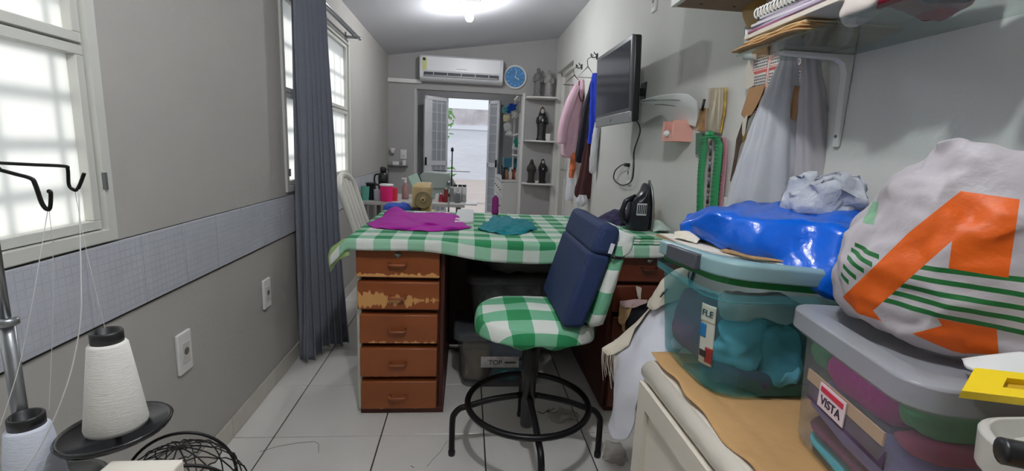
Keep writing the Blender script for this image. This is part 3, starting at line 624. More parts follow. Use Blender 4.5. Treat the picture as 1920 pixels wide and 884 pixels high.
for k in range(2): obj('paper_twist', MB().tube(curve([(.505+.008*k, 1.10-.03*k, 1.03), (.50+.008*k, 1.085-.03*k, 1.034), (.51+.008*k, 1.075-.03*k, 1.03)], 8), .005, 6), (tan_p, pw_)[k], smooth=True, label=('small tan', 'small off-white')[k]+' paper twist on the rim of the teal lid', cat='paper')
# ---- blue plastic bag lying over the papers
blue = mat('blue_plastic_film', (0, 98, 218), .25, spec=.6, trans=.1, bump=.5, bscale=26)
A = at
rows_top = [[A(1277, 428, 'y', 1.22), A(1300, 395, 'y', 1.24), A(1330, 388, 'y', 1.27)],]
def bl(u, v, y): return A(u, v, 'y', y)
ring_px = [  # each: left to right stations; (top back, top front, bottom front, bottom back)
    [(1292, 408, 1.30), (1278, 420, 1.16), (1279, 440, 1.15), (1296, 440, 1.30)],
    [(1335, 392, 1.30), (1318, 402, 1.06), (1322, 452, 1.06), (1345, 440, 1.30)],
    [(1385, 380, 1.30), (1372, 408, 1.0), (1380, 472, 1.0), (1400, 440, 1.30)],
    [(1450, 380, 1.27), (1440, 420, .95), (1450, 502, .93), (1465, 440, 1.27)],
    [(1520, 384, 1.20), (1515, 425, .93), (1508, 532, .87), (1525, 440, 1.2)],
    [(1590, 388, 1.10), (1575, 430, .87), (1558, 562, .838), (1590, 450, 1.1)],
    [(1640, 400, 1.05), (1640, 450, .85), (1640, 550, .87), (1640, 460, 1.05)]]
bst = [[bl(*q) for q in r] for r in ring_px]
mbb = MB(); rings = []
for i in range(61):
    r4 = [cr([s[k] for s in bst], i/60) for k in range(4)]; R_ = []
    for j in range(44):
        q = j/11; k = int(q); f = q-k; p = r4[k].lerp(r4[(k+1) % 4], f)
        n = p*16; p = p+nvec(n)*.010+V((0, 0, 1))*(.018*(abs(noise.noise(p*13+V((2, 5, 1))))-.2))+V((-.6, -.8, 0))*(.02*(abs(noise.noise(p*11))-.2))
        bul = math.sin(math.pi*f); cen = (r4[0]+r4[1]+r4[2]+r4[3])/4; p = p+(p-cen)*.05*bul
        R_.append(p)
    rings.append(R_)
mbb.ring_surface(rings)
bag = obj('plastic_bag', mbb, blue, smooth=True, label='glossy bright blue plastic bag lying over the teal bin', cat='bag')
# ---- clear bin with VISTA label
clearp = mat('clear_hazy_plastic', (214, 216, 220), .3, alpha=.78)
clear_lid = mat('clear_lid_plastic', (180, 182, 188), .3, alpha=.42)
cbx, cby, crz = .747, .608, math.radians(-11)
vb, rr2 = tub('storage_bin', 'clear hazy plastic bin with a VISTA sticker, packed with folded fabric', (cbx, cby), .152, .148, CZ+.008, .965, clearp, clear_lid, taper=.95, r=.045, lidh=.022, rimw=.010, rotz=crz)
BM = Matrix.Translation((cbx, cby, 0)) @ Matrix.Rotation(crz, 4, 'Z')
def fold(lbl, x0, x1, y0, y1, z0, z1, c, seed, var=.1):
    o = lump('folded_fabric', lbl, ((x0+x1)/2, (y0+y1)/2, (z0+z1)/2), ((x1-x0)/2, (y1-y0)/2, (z1-z0)/2), mat('fabric_%d' % seed, c, .9, var=var, bump=.3, bscale=50), seed, .007, sc=20, pw=5)
    o.matrix_world = BM @ Matrix.Translation(o.location); return o
# fabrics in the bin's own frame (x towards the wall, y away from the near end)
fold('turquoise fabric at the bottom of the clear bin', -.135, .13, -.12, .12, .748, .775, (60, 176, 190), 22)
fold('plum fabric layer between lilac and turquoise in the clear bin', -.137, .13, -.13, .125, .772, .80, (112, 60, 98), 23)
fold('lilac fabric folded behind the VISTA sticker', -.139, .13, -.132, .13, .796, .872, (138, 134, 206), 21)
fold('magenta fabric in the upper half of the clear bin', -.14, .10, -.075, .085, .874, .95, (196, 40, 160), 24)
fold('green fabric at the far corner of the clear bin', -.13, .04, .085, .138, .88, .955, (74, 168, 116), 25)
fold('green fabric at the near corner of the clear bin', -.13, .10, -.138, -.08, .90, .945, (78, 160, 108), 26)
fold('rose fabric under the green one at the near end of the clear bin', -.13, .10, -.136, -.085, .868, .90, (176, 70, 120), 29)
fold('white cloth tucked at the near end of the clear bin', -.02, .10, -.139, -.09, .935, .957, (220, 220, 226), 27)
def bbox_(name, x0, x1, y0, y1, z0, z1, m, par=None, **k): return obj(name, MB().box(x0, x1, y0, y1, z0, z1, BM), m, par, **k)
lx = -.1505
bbox_('tan_card', -.1475, -.1445, -.10, .10, .868, .888, mat('tan_card', (216, 178, 140), .8), label='tan card strip lying across the fabrics in the clear bin', cat='card')
bbox_('printed_card', -.1480, -.1450, -.11, .09, .838, .866, mat('dark_print', (84, 66, 100), .6, var=.6, vscale=22), label='dark printed card behind the VISTA sticker', cat='card')
vs_ = bbox_('sticker', lx-.001, lx+.001, -.02, .052, .845, .886, mat('sticker_pink_white', (236, 216, 224), .5), vb, label='white VISTA sticker with a red strip')
bbox_('print_bar', lx-.0018, lx-.0008, -.015, .047, .873, .882, mat('print_red', (206, 50, 76), .5), vs_)
text('VISTA', 'lettering', BM @ frame_m((lx-.0016, .016, .859), (0, -1, 0), (-1, 0, 0)), .0215, mat('ink_plum', (50, 30, 50), .5), vs_)
# ---- shopping bag with orange letter and green stripes
film = mat('white_carrier_film', (200, 194, 198), .5, trans=.3, bump=.7, bscale=20, var=.10, vscale=9)
BC = V((.818, .60, .992))
D_ = (.76, -.65, 0)
secs = [((BC.x, BC.y, .996), .09, .08, D_), ((BC.x, BC.y, 1.0), .19, .13, D_), ((BC.x, BC.y, 1.04), .222, .150, D_), ((BC.x, BC.y, 1.11), .220, .150, D_), ((BC.x, BC.y, 1.18), .195, .14, D_), ((BC.x-.02, BC.y+.01, 1.228), .150, .115, D_), ((BC.x-.06, BC.y+.02, 1.255), .085, .075, D_), ((BC.x-.105, BC.y+.03, 1.278), .032, .034, D_), ((BC.x-.125, BC.y+.035, 1.294), .010, .012, D_)]
mb = sack(secs, 130, 200, 0, 0, .015, 14, 2, 2.4)
nrm = V((-.78, -.626, 0)).normalized(); sdir = V((-nrm.y, nrm.x, 0))
if sdir.x < 0: sdir = -sdir
pln = BC+nrm*.15
def pl2(u, v):                         # a spot of the print -> (s, z) on the upright plane in front of the bag
    d = _F+_R*((u-960)/FPX)+_D*((v-442)/FPX); t = (pln-EYE).dot(nrm)/d.dot(nrm); p = EYE+d*t; return ((p-BC).dot(sdir), p.z)
OR = [[(1570, 566), (1640, 500), (1690, 535), (1633, 586)], [(1640, 500), (1700, 440), (1745, 486), (1690, 535)], [(1700, 440), (1800, 360), (1800, 438), (1745, 486)], [(1798, 360), (1912, 376), (1890, 520), (1780, 502)], [(1570, 566), (1602, 546), (1650, 604), (1600, 592)],
      [(1760, 594), (1868, 618), (1872, 668), (1800, 664)], [(1713, 623), (1770, 608), (1812, 667), (1785, 660)]]
GS = []
for k in range(5):
    a, b = (1590-[0, 8, 14, 20, 25][k], 462+[0, 10, 24, 40, 56][k]), (1645-[0, 12, 28, 44, 60][k], 480+[0, 14, 26, 40, 50][k])
    GS.append([a, b, (b[0], b[1]+8), (a[0], a[1]+7)])
for k in range(5):
    x0 = [1726, 1706, 1686, 1670, 1654][k]; y0 = [496, 513, 530, 544, 558][k]; y1 = [522, 550, 576, 600, 624][k]
    GS.append([(x0, y0), (1930, y1), (1930, y1+9), (x0, y0+8)])
SQ = [[(1603, 386), (1630, 384), (1627, 426), (1600, 424)]]
xs = [p.x for p in mb.v]; ys = [p.y for p in mb.v]
borg = V(((min(xs)+max(xs))/2, (min(ys)+max(ys))/2, min(p.z for p in mb.v)))
n, l = film.node_tree.nodes, film.node_tree.links
tcn = n.new('ShaderNodeTexCoord'); sp_ = n.new('ShaderNodeSeparateXYZ'); l.new(tcn.outputs['Object'], sp_.inputs[0]); ox, oy, oz = sp_.outputs
def madd(x, a, c):
    q = n.new('ShaderNodeMath'); q.operation = 'MULTIPLY_ADD'; l.new(x, q.inputs[0]); q.inputs[1].default_value = a
    if isinstance(c, float): q.inputs[2].default_value = c
    else: l.new(c, q.inputs[2])
    return q.outputs[0]
s_ = madd(oy, sdir.y, madd(ox, sdir.x, float((borg-BC).dot(sdir)))); z_ = madd(oz, 1.0, float(borg.z))
front = math_node(n, l, 'GREATER_THAN', madd(oy, nrm.y, madd(ox, nrm.x, float((borg-BC).dot(nrm)))), .0)
def convex(P):
    P = [pl2(*q) for q in P]; ar = sum(P[i][0]*P[(i+1) % len(P)][1]-P[(i+1) % len(P)][0]*P[i][1] for i in range(len(P)))
    if ar < 0: P = P[::-1]
    r = None
    for i in range(len(P)):
        (x0, y0), (x1, y1) = P[i], P[(i+1) % len(P)]; ex, ey = x1-x0, y1-y0; L = math.hypot(ex, ey)
        q = madd(s_, -ey/L, madd(z_, ex/L, float((ey*x0-ex*y0)/L))); r = q if r is None else math_node(n, l, 'MINIMUM', r, q)
    return r
def union(Ps):
    r = None
    for P in Ps: q = convex(P); r = q if r is None else math_node(n, l, 'MAXIMUM', r, q)
    return math_node(n, l, 'MULTIPLY', math_node(n, l, 'GREATER_THAN', r, -.0004), front)
bsdf = n['Principled BSDF']; prev = bsdf.inputs['Base Color'].links[0].from_socket
for Ps, c in ((SQ, (140, 186, 150)), (GS, (28, 112, 52)), (OR, (240, 104, 18))):
    x = n.new('ShaderNodeMix'); x.data_type = 'RGBA'; l.new(union(Ps), x.inputs[0]); l.new(prev, x.inputs[6]); x.inputs[7].default_value = (*lin(c), 1); prev = x.outputs[2]
l.new(prev, bsdf.inputs['Base Color'])
for q in n:
    if q.bl_idname == 'ShaderNodeBsdfTranslucent': l.new(prev, q.inputs[0])
sb = obj('carrier_bag', mb, film, smooth=True, label='stuffed white carrier bag with a big orange letter and green stripes', cat='bag')
obj('bag_handle', patch([[(.82, .66, 1.235), (.86, .62, 1.235), (.90, .58, 1.22)], [(.85, .70, 1.262), (.90, .66, 1.262), (.95, .62, 1.245)], [(.86, .73, 1.23), (.92, .69, 1.23), (.97, .65, 1.215)]], 14, 14, .015, 30, 3), film, sb, smooth=True, solid=.001)
lump('crumpled_bag', 'small crumpled white plastic bag between blue bag and wall', (.90, 1.10, 1.165), (.09, .06, .055), mat('white_film', (214, 218, 224), .35, trans=.35, bump=.8, bscale=40), 31, .03, sc=26, cat='bag')
obj('white_cloth_scrap', patch([[A(1806, 676, 'y', .53), A(1850, 668, 'y', .51), A(1925, 664, 'y', .50)], [A(1812, 686, 'y', .50), A(1860, 692, 'y', .48), A(1925, 702, 'y', .47)], [A(1826, 696, 'y', .475), A(1870, 706, 'y', .465), A(1925, 722, 'y', .455)]], 12, 16, .003, 20, 4), mat('white_cloth', (214, 214, 212), .9), smooth=True, solid=.004, label='white cloth laid over the yellow tray beneath the carrier bag', cat='cloth')
# ---- food container, yellow tray, black lid at the near right
yel = mat('yellow_plastic', (236, 204, 24), .45)
cc = V((.80, .50, 0))
pb = thing('lidded_tub', 'white translucent tub with an oval clear lid under the yellow tray', 'container', (.64, .33, CZ+.004))
tubm = mat('milky_plastic', (218, 216, 208), .3, alpha=.3)
def rr3(hx, hy, z, r=.06, c=V((.645, .325, 0)), seg=8):
    P = []
    for (sx, sy, a0) in ((1, 1, 0), (-1, 1, 90), (-1, -1, 180), (1, -1, 270)):
        for k in range(seg+1): a = math.radians(a0+90*k/seg); P.append(c+V((sx*(hx-r)+r*math.cos(a), sy*(hy-r)+r*math.sin(a), z)))
    return P
z0 = CZ+.005
obj('tub_body', MB().ring_surface([rr3(.10, .075, z0), rr3(.105, .08, z0+.01), rr3(.108, .085, .945), rr3(.118, .093, .948), rr3(.12, .095, .985), rr3(.114, .089, .988), rr3(.102, .079, .965)]), tubm, pb, bevel=.002)
obj('lid', MB().ring_surface([rr3(.103, .080, .967), rr3(.102, .079, .972), rr3(.085, .06, .973, .05), rr3(.08, .055, .984, .05), rr3(.06, .035, .986, .03)]), tubm, pb, bevel=.003)
lump('bread_roll', 'pale yellow cloth roll inside the white tub', (.645, .325, .85), (.08, .06, .07), mat('pale_yellow', (222, 196, 130), .9), 33)
bkl = V((.66, .44, 0))
ty = thing('yellow_tray', 'yellow plastic tray with a long slot resting on the white tub', 'tray', (.70, .42, .99))
e0, e1 = A(1803, 733, 'y', .44), A(1828, 690, 'y', .475)
dx = V((1, -.30, -.0)).normalized(); up = (e1-e0)
def yt(a, b, d): return e0+dx*a+up*b+V((.0, .004, .01))*d
def slab(P, d=1.0): return MB().prism(P, lambda a, b, t: yt(a, b, 0)-up.cross(dx).normalized()*-t, .012)
L_ = .36
ym = MB()
for P in ([(0, 0), (L_, 0), (L_, .32), (0, .32)], [(0, .32), (.036, .32), (.036, .72), (0, .72)], [(0, .72), (L_, .72), (L_, 1), (0, 1)]): ym.prism(P, lambda a, b, t: yt(a, b, 0)+up.cross(dx).normalized()*t*(1 if up.cross(dx).z < 0 else -1), .010)
obj('tray_face', ym, yel, ty)
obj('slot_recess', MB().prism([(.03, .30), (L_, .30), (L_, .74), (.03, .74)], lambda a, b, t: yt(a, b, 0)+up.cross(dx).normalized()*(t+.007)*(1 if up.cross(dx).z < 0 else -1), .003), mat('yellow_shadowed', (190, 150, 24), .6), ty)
k_ = A(1908, 852, 'z', 1.001)
t = thing('black_knob_tool', 'black rounded plastic handle lying on the white tub', 'handle', (k_.x, k_.y, .988))
obj('grip', MB().tube(curve([k_+V((-.012, .006, 0)), k_, k_+V((.04, -.02, 0)), k_+V((.09, -.045, 0)), k_+V((.13, -.065, 0))], 16), [.006]+[.012]*16, 14), black_pl, t, smooth=True)
# ---- fabrics hanging over the far end of the cabinet
wf = mat('white_sheeting', (222, 222, 230), .85, bump=.15, bscale=40, trans=.1)
cf = mat('cream_canvas', (214, 204, 186), .9, bump=.3, bscale=90)
rows = [[A(1290, 560, 'y', 1.20), A(1285, 640, 'y', 1.15), A(1262, 672, 'y', 1.12), A(1215, 690, 'y', 1.12)],
        [A(1262, 560, 'y', 1.28), A(1250, 620, 'y', 1.20), A(1225, 690, 'y', 1.13), A(1196, 760, 'y', 1.13)],
        [A(1222, 578, 'y', 1.36), A(1215, 625, 'y', 1.25), A(1195, 720, 'y', 1.16), A(1178, 820, 'y', 1.15)],
        [A(1185, 612, 'y', 1.42), A(1180, 650, 'y', 1.30), A(1165, 740, 'y', 1.22), A(1150, 826, 'y', 1.20)],
        [A(1150, 638, 'y', 1.44), A(1148, 680, 'y', 1.36), A(1150, 750, 'y', 1.28), A(1140, 800, 'y', 1.26)]]
wsheet = obj('white_fabric', patch(rows, 50, 50, .010, 9, 4), wf, smooth=True, solid=.003, label='white sheeting draped over the far end of the cream cabinet', cat='fabric')
rows = [[A(1240, 565, 'y', 1.34), A(1215, 590, 'y', 1.36), A(1180, 620, 'y', 1.38)],
        [A(1215, 585, 'y', 1.34), A(1185, 612, 'y', 1.37), A(1150, 640, 'y', 1.40)],
        [A(1190, 618, 'y', 1.33), A(1160, 640, 'y', 1.36), A(1130, 655, 'y', 1.38)],
        [A(1178, 650, 'y', 1.30), A(1160, 662, 'y', 1.33), A(1140, 668, 'y', 1.35)]]
cc_ = obj('cream_fabric', patch(rows, 24, 24, .006, 14, 6), cf, smooth=True, solid=.003, label='cream canvas with frayed edge lying on the white sheeting', cat='fabric')
for k in range(14):
    u = 1130+k*2.4; v = 652+k*1.5; y = 1.37-.005*k
    P = [A(u, v, 'y', y), A(u-3+4*random.random(), v+22, 'y', y-.01), A(u+6*random.random(), v+45+25*random.random(), 'y', y-.01)]
    obj('frayed_thread', MB().tube(curve(P, 8), .0009, 4), cf, cc_)
hb = thing('canvas_bag', 'cream canvas bag with cut-out handles lying beside the teal bin', 'bag', A(1255, 545, 'y', 1.27))
rows = [[A(1292, 500, 'y', 1.27), A(1262, 512, 'y', 1.30), A(1240, 530, 'y', 1.33), A(1218, 560, 'y', 1.36), A(1212, 575, 'y', 1.36)],
        [A(1294, 520, 'y', 1.22), A(1268, 530, 'y', 1.25), A(1248, 552, 'y', 1.27), A(1228, 572, 'y', 1.30), A(1220, 580, 'y', 1.32)],
        [A(1296, 560, 'y', 1.20), A(1276, 562, 'y', 1.23), A(1258, 570, 'y', 1.25), A(1240, 577, 'y', 1.27), A(1226, 582, 'y', 1.30)]]
obj('bag_panel', patch(rows, 30, 30, .006, 18, 9), cf, hb, smooth=True, solid=.004)
for (u, v) in ((1241, 553), (1247, 547)):
    obj('handle_slot', MB().tube([A(u-3, v+5, 'y', 1.262), A(u+4, v-5, 'y', 1.268)], .0022, 6), black_pl, hb)
# scraps poking out of the right-hand drawers
def sc_(name, lbl, px, y, m): return obj(name, patch([[A(u, v, 'y', y+.012*(k % 2)) for k, (u, v) in enumerate(r)] for r in px], 12, 12, .004, 30, 2), m, smooth=True, solid=.002, label=lbl, cat='fabric')
sc_('fabric_scrap', 'beige fabric scrap hanging out of the right-hand desk drawer', [[(1163, 568), (1175, 566), (1188, 570)], [(1160, 590), (1170, 585), (1180, 590)], [(1161, 604), (1166, 610), (1174, 606)]], 2.02, mat('beige_scrap', (204, 168, 120), .9))
sc_('fabric_scrap', 'thin beige fabric strip hanging from the right-hand desk drawer', [[(1168, 580), (1174, 578), (1180, 580)], [(1166, 600), (1170, 600), (1174, 602)], [(1167, 622), (1169, 622), (1171, 622)]], 2.03, MATS['beige_scrap'])
sc_('fabric_scrap', 'pale pink fabric scrap spread along the right-hand desk drawer edge', [[(1162, 566), (1185, 562), (1214, 562)], [(1163, 570), (1186, 572), (1214, 566)], [(1166, 575), (1187, 578), (1212, 568)]], 2.01, mat('pale_pink', (222, 190, 190), .9))
sc_('fabric_scrap', 'black fabric scrap hanging under the pink scrap at the right-hand drawer', [[(1184, 575), (1200, 570), (1216, 568)], [(1176, 600), (1196, 596), (1212, 590)], [(1178, 625), (1192, 615), (1204, 606)]], 2.03, mat('black_cloth', (22, 22, 30), .9))
sc_('paper_strip', 'narrow white paper strip sticking out of the right-hand drawer', [[(1193, 536), (1198, 538), (1203, 540)], [(1194, 550), (1198, 552), (1202, 552)], [(1197, 563), (1198, 563), (1200, 563)]], 2.02, pw_)
# ================================================================== RIGHT WALL
gsh = bpy.data.materials.new('clear_shelf_glass'); gsh.use_nodes = True
n, l = gsh.node_tree.nodes, gsh.node_tree.links; n.remove(n['Principled BSDF'])
a_ = n.new('ShaderNodeBsdfTransparent'); a_.inputs[0].default_value = (.80, .85, .83, 1); b_ = n.new('ShaderNodeBsdfGlossy'); b_.inputs['Roughness'].default_value = .04; b_.inputs[0].default_value = (.9, .95, .95, 1)
fz = n.new('ShaderNodeLayerWeight'); fz.inputs[0].default_value = .5; x_ = n.new('ShaderNodeMixShader'); l.new(math_node(n, l, 'ADD', math_node(n, l, 'MULTIPLY', math_node(n, l, 'POWER', fz.outputs[1], 4), .75), .04), x_.inputs[0]); l.new(a_.outputs[0], x_.inputs[1]); l.new(b_.outputs[0], x_.inputs[2]); l.new(x_.outputs[0], n['Material Output'].inputs[0])
SZ = 1.552
sh = thing('glass_shelf', 'clear glass wall shelf on white brackets above the storage bins', 'shelf', (.925, .9, 1.3))
obj('glass_plate', MB().box(.788, XR-.002, .35, 1.405, SZ, SZ+.008), gsh, sh)
for yb_ in (1.283, .50):
    br_ = obj('bracket', MB().prism([(.847, SZ-.001), (XR-.002, SZ-.001), (XR-.002, 1.30), (XR-.010, 1.30), (XR-.020, SZ-.05), (XR-.03, SZ-.026), (XR-.05, SZ-.016), (.847, SZ-.012)], lambda x, z, d: V((x, yb_-.011+d, z)), .022), white, sh, bevel=.002)
    obj('screw', MB().ell((XR-.012, yb_, 1.33), (.004, .005, .005), 8), steel, br_)
# pile on the glass shelf
Z = SZ+.0085
def pile(name, lbl, x0, x1, y0, y1, z0, z1, m, cat, rz=0, bev=.001):
    M = Matrix.Translation(((x0+x1)/2, (y0+y1)/2, 0)) @ Matrix.Rotation(math.radians(rz), 4, 'Z')
    return obj(name, MB().box(-(x1-x0)/2, (x1-x0)/2, -(y1-y0)/2, (y1-y0)/2, z0, z1, M), m, label=lbl, cat=cat, bevel=bev)
tanp = mat('paper_tan', (176, 138, 92), .8)
for k in range(4):
    def kp(u, v, k=k): return (.772+.006*k+.25*u, 1.12+.285*v-.02*k*v, Z+.002+.0065*k+.004*abs(math.sin(u*4+v*6+k))*(1-u))
    obj('kraft_pattern', MB().grid(12, 12, kp), tanp if k < 3 else mat('paper_pale_kraft', (214, 186, 140), .8), smooth=True, solid=.004, off=1, label=('lowest', 'second lowest', 'third lowest', 'pale uppermost')[k]+' folded kraft pattern in the glass shelf pile', cat='paper')
pile('white_folder', 'thick white folder lying on the kraft patterns of the glass shelf', .785, 1.03, 1.0, 1.375, Z+.034, Z+.046, pw_, 'folder', -2)
pp = mat('lilac_paper', (176, 160, 182), .8); pk = mat('rose_paper', (150, 84, 110), .8)
pile('rose_folder', 'thin rose folder under the lilac papers on the glass shelf', .79, 1.03, 1.08, 1.36, Z+.046, Z+.052, pk, 'folder', 1)
for k in range(4): pile('lilac_sheaf', ('lower lilac', 'lower pale', 'upper lilac', 'upper pale')[k]+' paper sheaf in the glass shelf pile', .788+.004*k, 1.03, 1.02+.02*k, 1.36-.012*k, Z+.052+.008*k, Z+.059+.008*k, pp if k % 2 == 0 else mat('pale_sheet', (206, 204, 206), .8), 'paper', (-2, 2, -1, 3)[k])
sn = thing('spiral_notebook', 'black spiral notebook with white wire binding on top of the shelf pile', 'notebook', (.9, 1.2, Z+.085))
obj('pages', MB().box(.80, 1.03, .98, 1.345, Z+.087, Z+.104), pw_, sn); obj('cover', MB().box(.797, 1.032, .976, 1.349, Z+.104, Z+.107).box(.797, 1.032, .976, 1.349, Z+.0845, Z+.087), black_pl, sn)
for k in range(26):
    y = .985+k*.014; obj('wire_ring', MB().tube([V((.797+.010*math.cos(t*math.pi/5), y, Z+.096+.013*math.sin(t*math.pi/5))) for t in range(10)], .0022, 5, True), white_pl, sn, smooth=True)
obj('upper_book', MB().box(.82, 1.04, 1.02, 1.34, Z+.108, Z+.135), mat('brown_cover', (60, 48, 40), .6), label='dark brown album lying on the spiral notebook', cat='book', bevel=.003)
lump('red_cloth', 'crimson cloth bundle on the glass shelf beside the paper pile', (.90, .93, Z+.048), (.09, .055, .045), mat('crimson', (150, 22, 46), .9), 41)
lump('white_bundle', 'white cloth bundle at the front of the glass shelf beside the papers', (.835, .985, Z+.032), (.045, .05, .03), mat('cream_bundle', (206, 196, 188), .9), 42)
lump('maroon_bag', 'dark maroon plastic bundle on the glass shelf beside the crimson cloth', (.87, .83, Z+.05), (.08, .06, .048), mat('maroon', (46, 14, 24), .35), 43)
t = thing('binder', 'black ring binder with a silver loop at the end of the glass shelf', 'binder', (.88, .70, Z))
obj('cover', MB().box(.80, 1.0, .66, .765, Z+.001, Z+.05), black_pl, t, bevel=.004); obj('loop', MB().tube(curve([(.796, .755, Z+.045), (.793, .75, Z+.012), (.793, .735, Z+.008), (.795, .70, Z+.035)], 14), .003, 6), steel, t, smooth=True)
pile('silver_case', 'flat pale metal case lying next to the black binder', .795, .98, .58, .655, Z+.001, Z+.014, steel, 'case')
# wall cabinet over the shelf
wc = thing('wall_cabinet', 'white wall cabinet with a brown underside near the ceiling', 'cabinet', (.915, 1.64, 1.822))
obj('carcass', MB().box(.786, XR-.001, 1.40, 1.88, 1.828, 2.35), white, wc, bevel=.002)
obj('bottom_panel', MB().box(.788, XR-.002, 1.402, 1.878, 1.822, 1.829), mat('chipboard', (140, 118, 98), .8, var=.1), wc)
for y0, y1 in ((1.40, 1.638), (1.642, 1.88)): obj('door', MB().box(.766, .785, y0, y1, 1.82, 2.35), white, wc, bevel=.002)
for y in (1.82, 1.70):
    for x in (.86, .99): obj('screw', MB().ell((x, y, 1.8215), (.006, .006, .003), 8), mat('screw_brown', (80, 60, 44), .5, .4), wc)
ochre = mat('ochre_paper', (150, 118, 58), .75, var=.25, vscale=10)
obj('ochre_paper', patch([[A(1391, -8, 'x', 1.03), A(1420, -12, 'x', 1.02), A(1462, -25, 'x', 1.03)], [A(1392, 22, 'x', 1.035), A(1420, 20, 'x', 1.01), A(1450, 10, 'x', 1.03)], [A(1400, 52, 'x', 1.04), A(1418, 55, 'x', 1.02), A(1430, 52, 'x', 1.035)]], 14, 14, .006, 14, 2), ochre, smooth=True, solid=.001, label='ochre paper pattern hanging below the wall cabinet', cat='paper')
obj('film_pocket', patch([[A(1396, 50, 'x', 1.035), A(1424, 56, 'x', 1.035)], [A(1393, 112, 'x', 1.04), A(1418, 112, 'x', 1.03)]], 8, 8, .003, 20, 1), mat('clear_film_grey', (190, 196, 196), .3, alpha=.35), smooth=True, solid=.0008, label='clear film pocket hanging below the ochre paper', cat='pocket')
# calendar
cal = thing('wall_calendar', 'wall calendar with red lines and the number 25 behind the hanging bags', 'calendar', (XR-.01, 1.62, 1.40))
obj('sheet', MB().box(XR-.005, XR-.002, 1.46, 1.755, 1.42, 1.66), mat('calendar_paper', (224, 220, 214), .7), cal)
red = mat('calendar_red', (206, 90, 80), .6); ink = mat('ink_grey', (90, 90, 96), .6)
for i in range(3):
    for j in range(3):
        y0 = 1.752-.098*i-.09; z0 = 1.425+.078*j
        bl_ = obj('month_frame', MB().box(XR-.0060, XR-.005, y0, y0+.088, z0+.064, z0+.074).box(XR-.006, XR-.005, y0, y0+.002, z0, z0+.064).box(XR-.006, XR-.005, y0+.086, y0+.088, z0, z0+.064).box(XR-.006, XR-.005, y0, y0+.088, z0, z0+.002), red, cal)
        q = MB()
        for r in range(5):
            for c in range(7): q.box(XR-.006, XR-.005, y0+.006+.0113*c, y0+.013+.0113*c, z0+.008+.0105*r, z0+.013+.0105*r)
        g_ = obj('day_numbers', q, ink, bl_); g_['kind'] = 'stuff'
text('25', 'lettering', frame_m((XR-.0075, 1.505, 1.575), (0, -1, 0), (-1, 0, 0)), .05, white_pl, cal)
obj('year_patch', MB().box(XR-.0068, XR-.005, 1.463, 1.55, 1.545, 1.605), mat('patch_mauve', (150, 130, 132), .7), cal)
# paper patterns hanging by the calendar
def hangp(name, lbl, px, x, m, cat='paper', th=.002, grp=None):
    P = [A(u, v, 'x', x) for u, v in px]
    return obj(name, MB().prism([(p.y, p.z) for p in P], lambda y, z, d: V((x+d+.006*math.sin(z*30), y, z)), th), m, label=lbl, cat=cat, group=grp)
bk1 = mat('brown_pattern_paper', (168, 126, 86), .8, var=.15); dkp = mat('dark_pattern_edge', (74, 58, 42), .8)
hangp('paper_pattern', 'white cut paper pattern hanging beside the calendar', [(1406, 112), (1412, 140), (1410, 160), (1396, 168), (1392, 160), (1398, 132)], 1.02, pw_)
hangp('paper_pattern', 'tan curved paper pattern hanging below the white pattern', [(1402, 165), (1432, 158), (1424, 188), (1412, 215), (1398, 222), (1392, 215), (1398, 185)], 1.012, bk1)
hangp('paper_pattern', 'dark brown narrow paper pattern hanging beside the white bag', [(1432, 162), (1428, 192), (1405, 225), (1396, 250), (1384, 275), (1382, 300), (1374, 342), (1370, 340), (1376, 290), (1378, 262), (1394, 228), (1418, 200)], 1.02, dkp)
hangp('paper_pattern', 'small white paper slip among the brown patterns', [(1404, 215), (1398, 240), (1392, 262), (1390, 250), (1394, 228)], 1.0, pw_)
hangp('paper_pattern', 'ochre paper strip low among the hanging patterns', [(1412, 236), (1398, 258), (1388, 268), (1390, 258), (1404, 242)], .998, ochre)
hangp('envelope', 'tan paper envelope hanging between the two white bags', [(1488, 160), (1504, 166), (1500, 200), (1492, 228), (1484, 222), (1484, 190)], .99, bk1)
# hanging carrier bags
hb1 = mat('hanging_white_film', (222, 224, 228), .4, trans=.4, bump=.3, bscale=20)
def px_secs(rows, y, d, ax=(1, 0, 0)):
    s = []
    for u0, u1, v, dd in rows:
        a = A(u0, v, 'y', y); b = A(u1, v, 'y', y); s.append(((a+b)/2, (b-a).length/2, d*dd, ax))
    return s
obj('hanging_bag', sack(px_secs([(1368, 1500, 398, .5), (1372, 1500, 388, 1), (1386, 1498, 330, 1), (1408, 1496, 260, .9), (1432, 1493, 190, .7), (1458, 1492, 130, .45), (1468, 1490, 96, .25)], 1.44, .05, (1, -.15, 0)), 50, 60, 9, .10, .004, 20, 1), hb1, smooth=True, label='white plastic carrier bag hanging full length beside the calendar', cat='bag')
obj('hanging_bag', sack(px_secs([(1490, 1556, 400, .6), (1490, 1552, 380, 1), (1496, 1550, 300, 1), (1500, 1545, 220, .8), (1505, 1540, 150, .5), (1510, 1532, 98, .3)], 1.36, .035, (1, -.3, 0)), 40, 50, 7, .10, .003, 20, 3), mat('thin_grey_film', (196, 192, 194), .35, alpha=.3), smooth=True, label='thin see-through plastic bag hanging closer to the shelf bracket', cat='bag')
obj('orange_bag', sack(px_secs([(1487, 1505, 398, 1), (1488, 1505, 330, 1), (1490, 1504, 260, 1), (1494, 1500, 222, .5)], 1.47, .02), 20, 20, 3, .1, .003, 30, 2), mat('orange_film', (232, 120, 66), .4, trans=.3), smooth=True, label='orange plastic strip hanging between the two white bags', cat='bag')
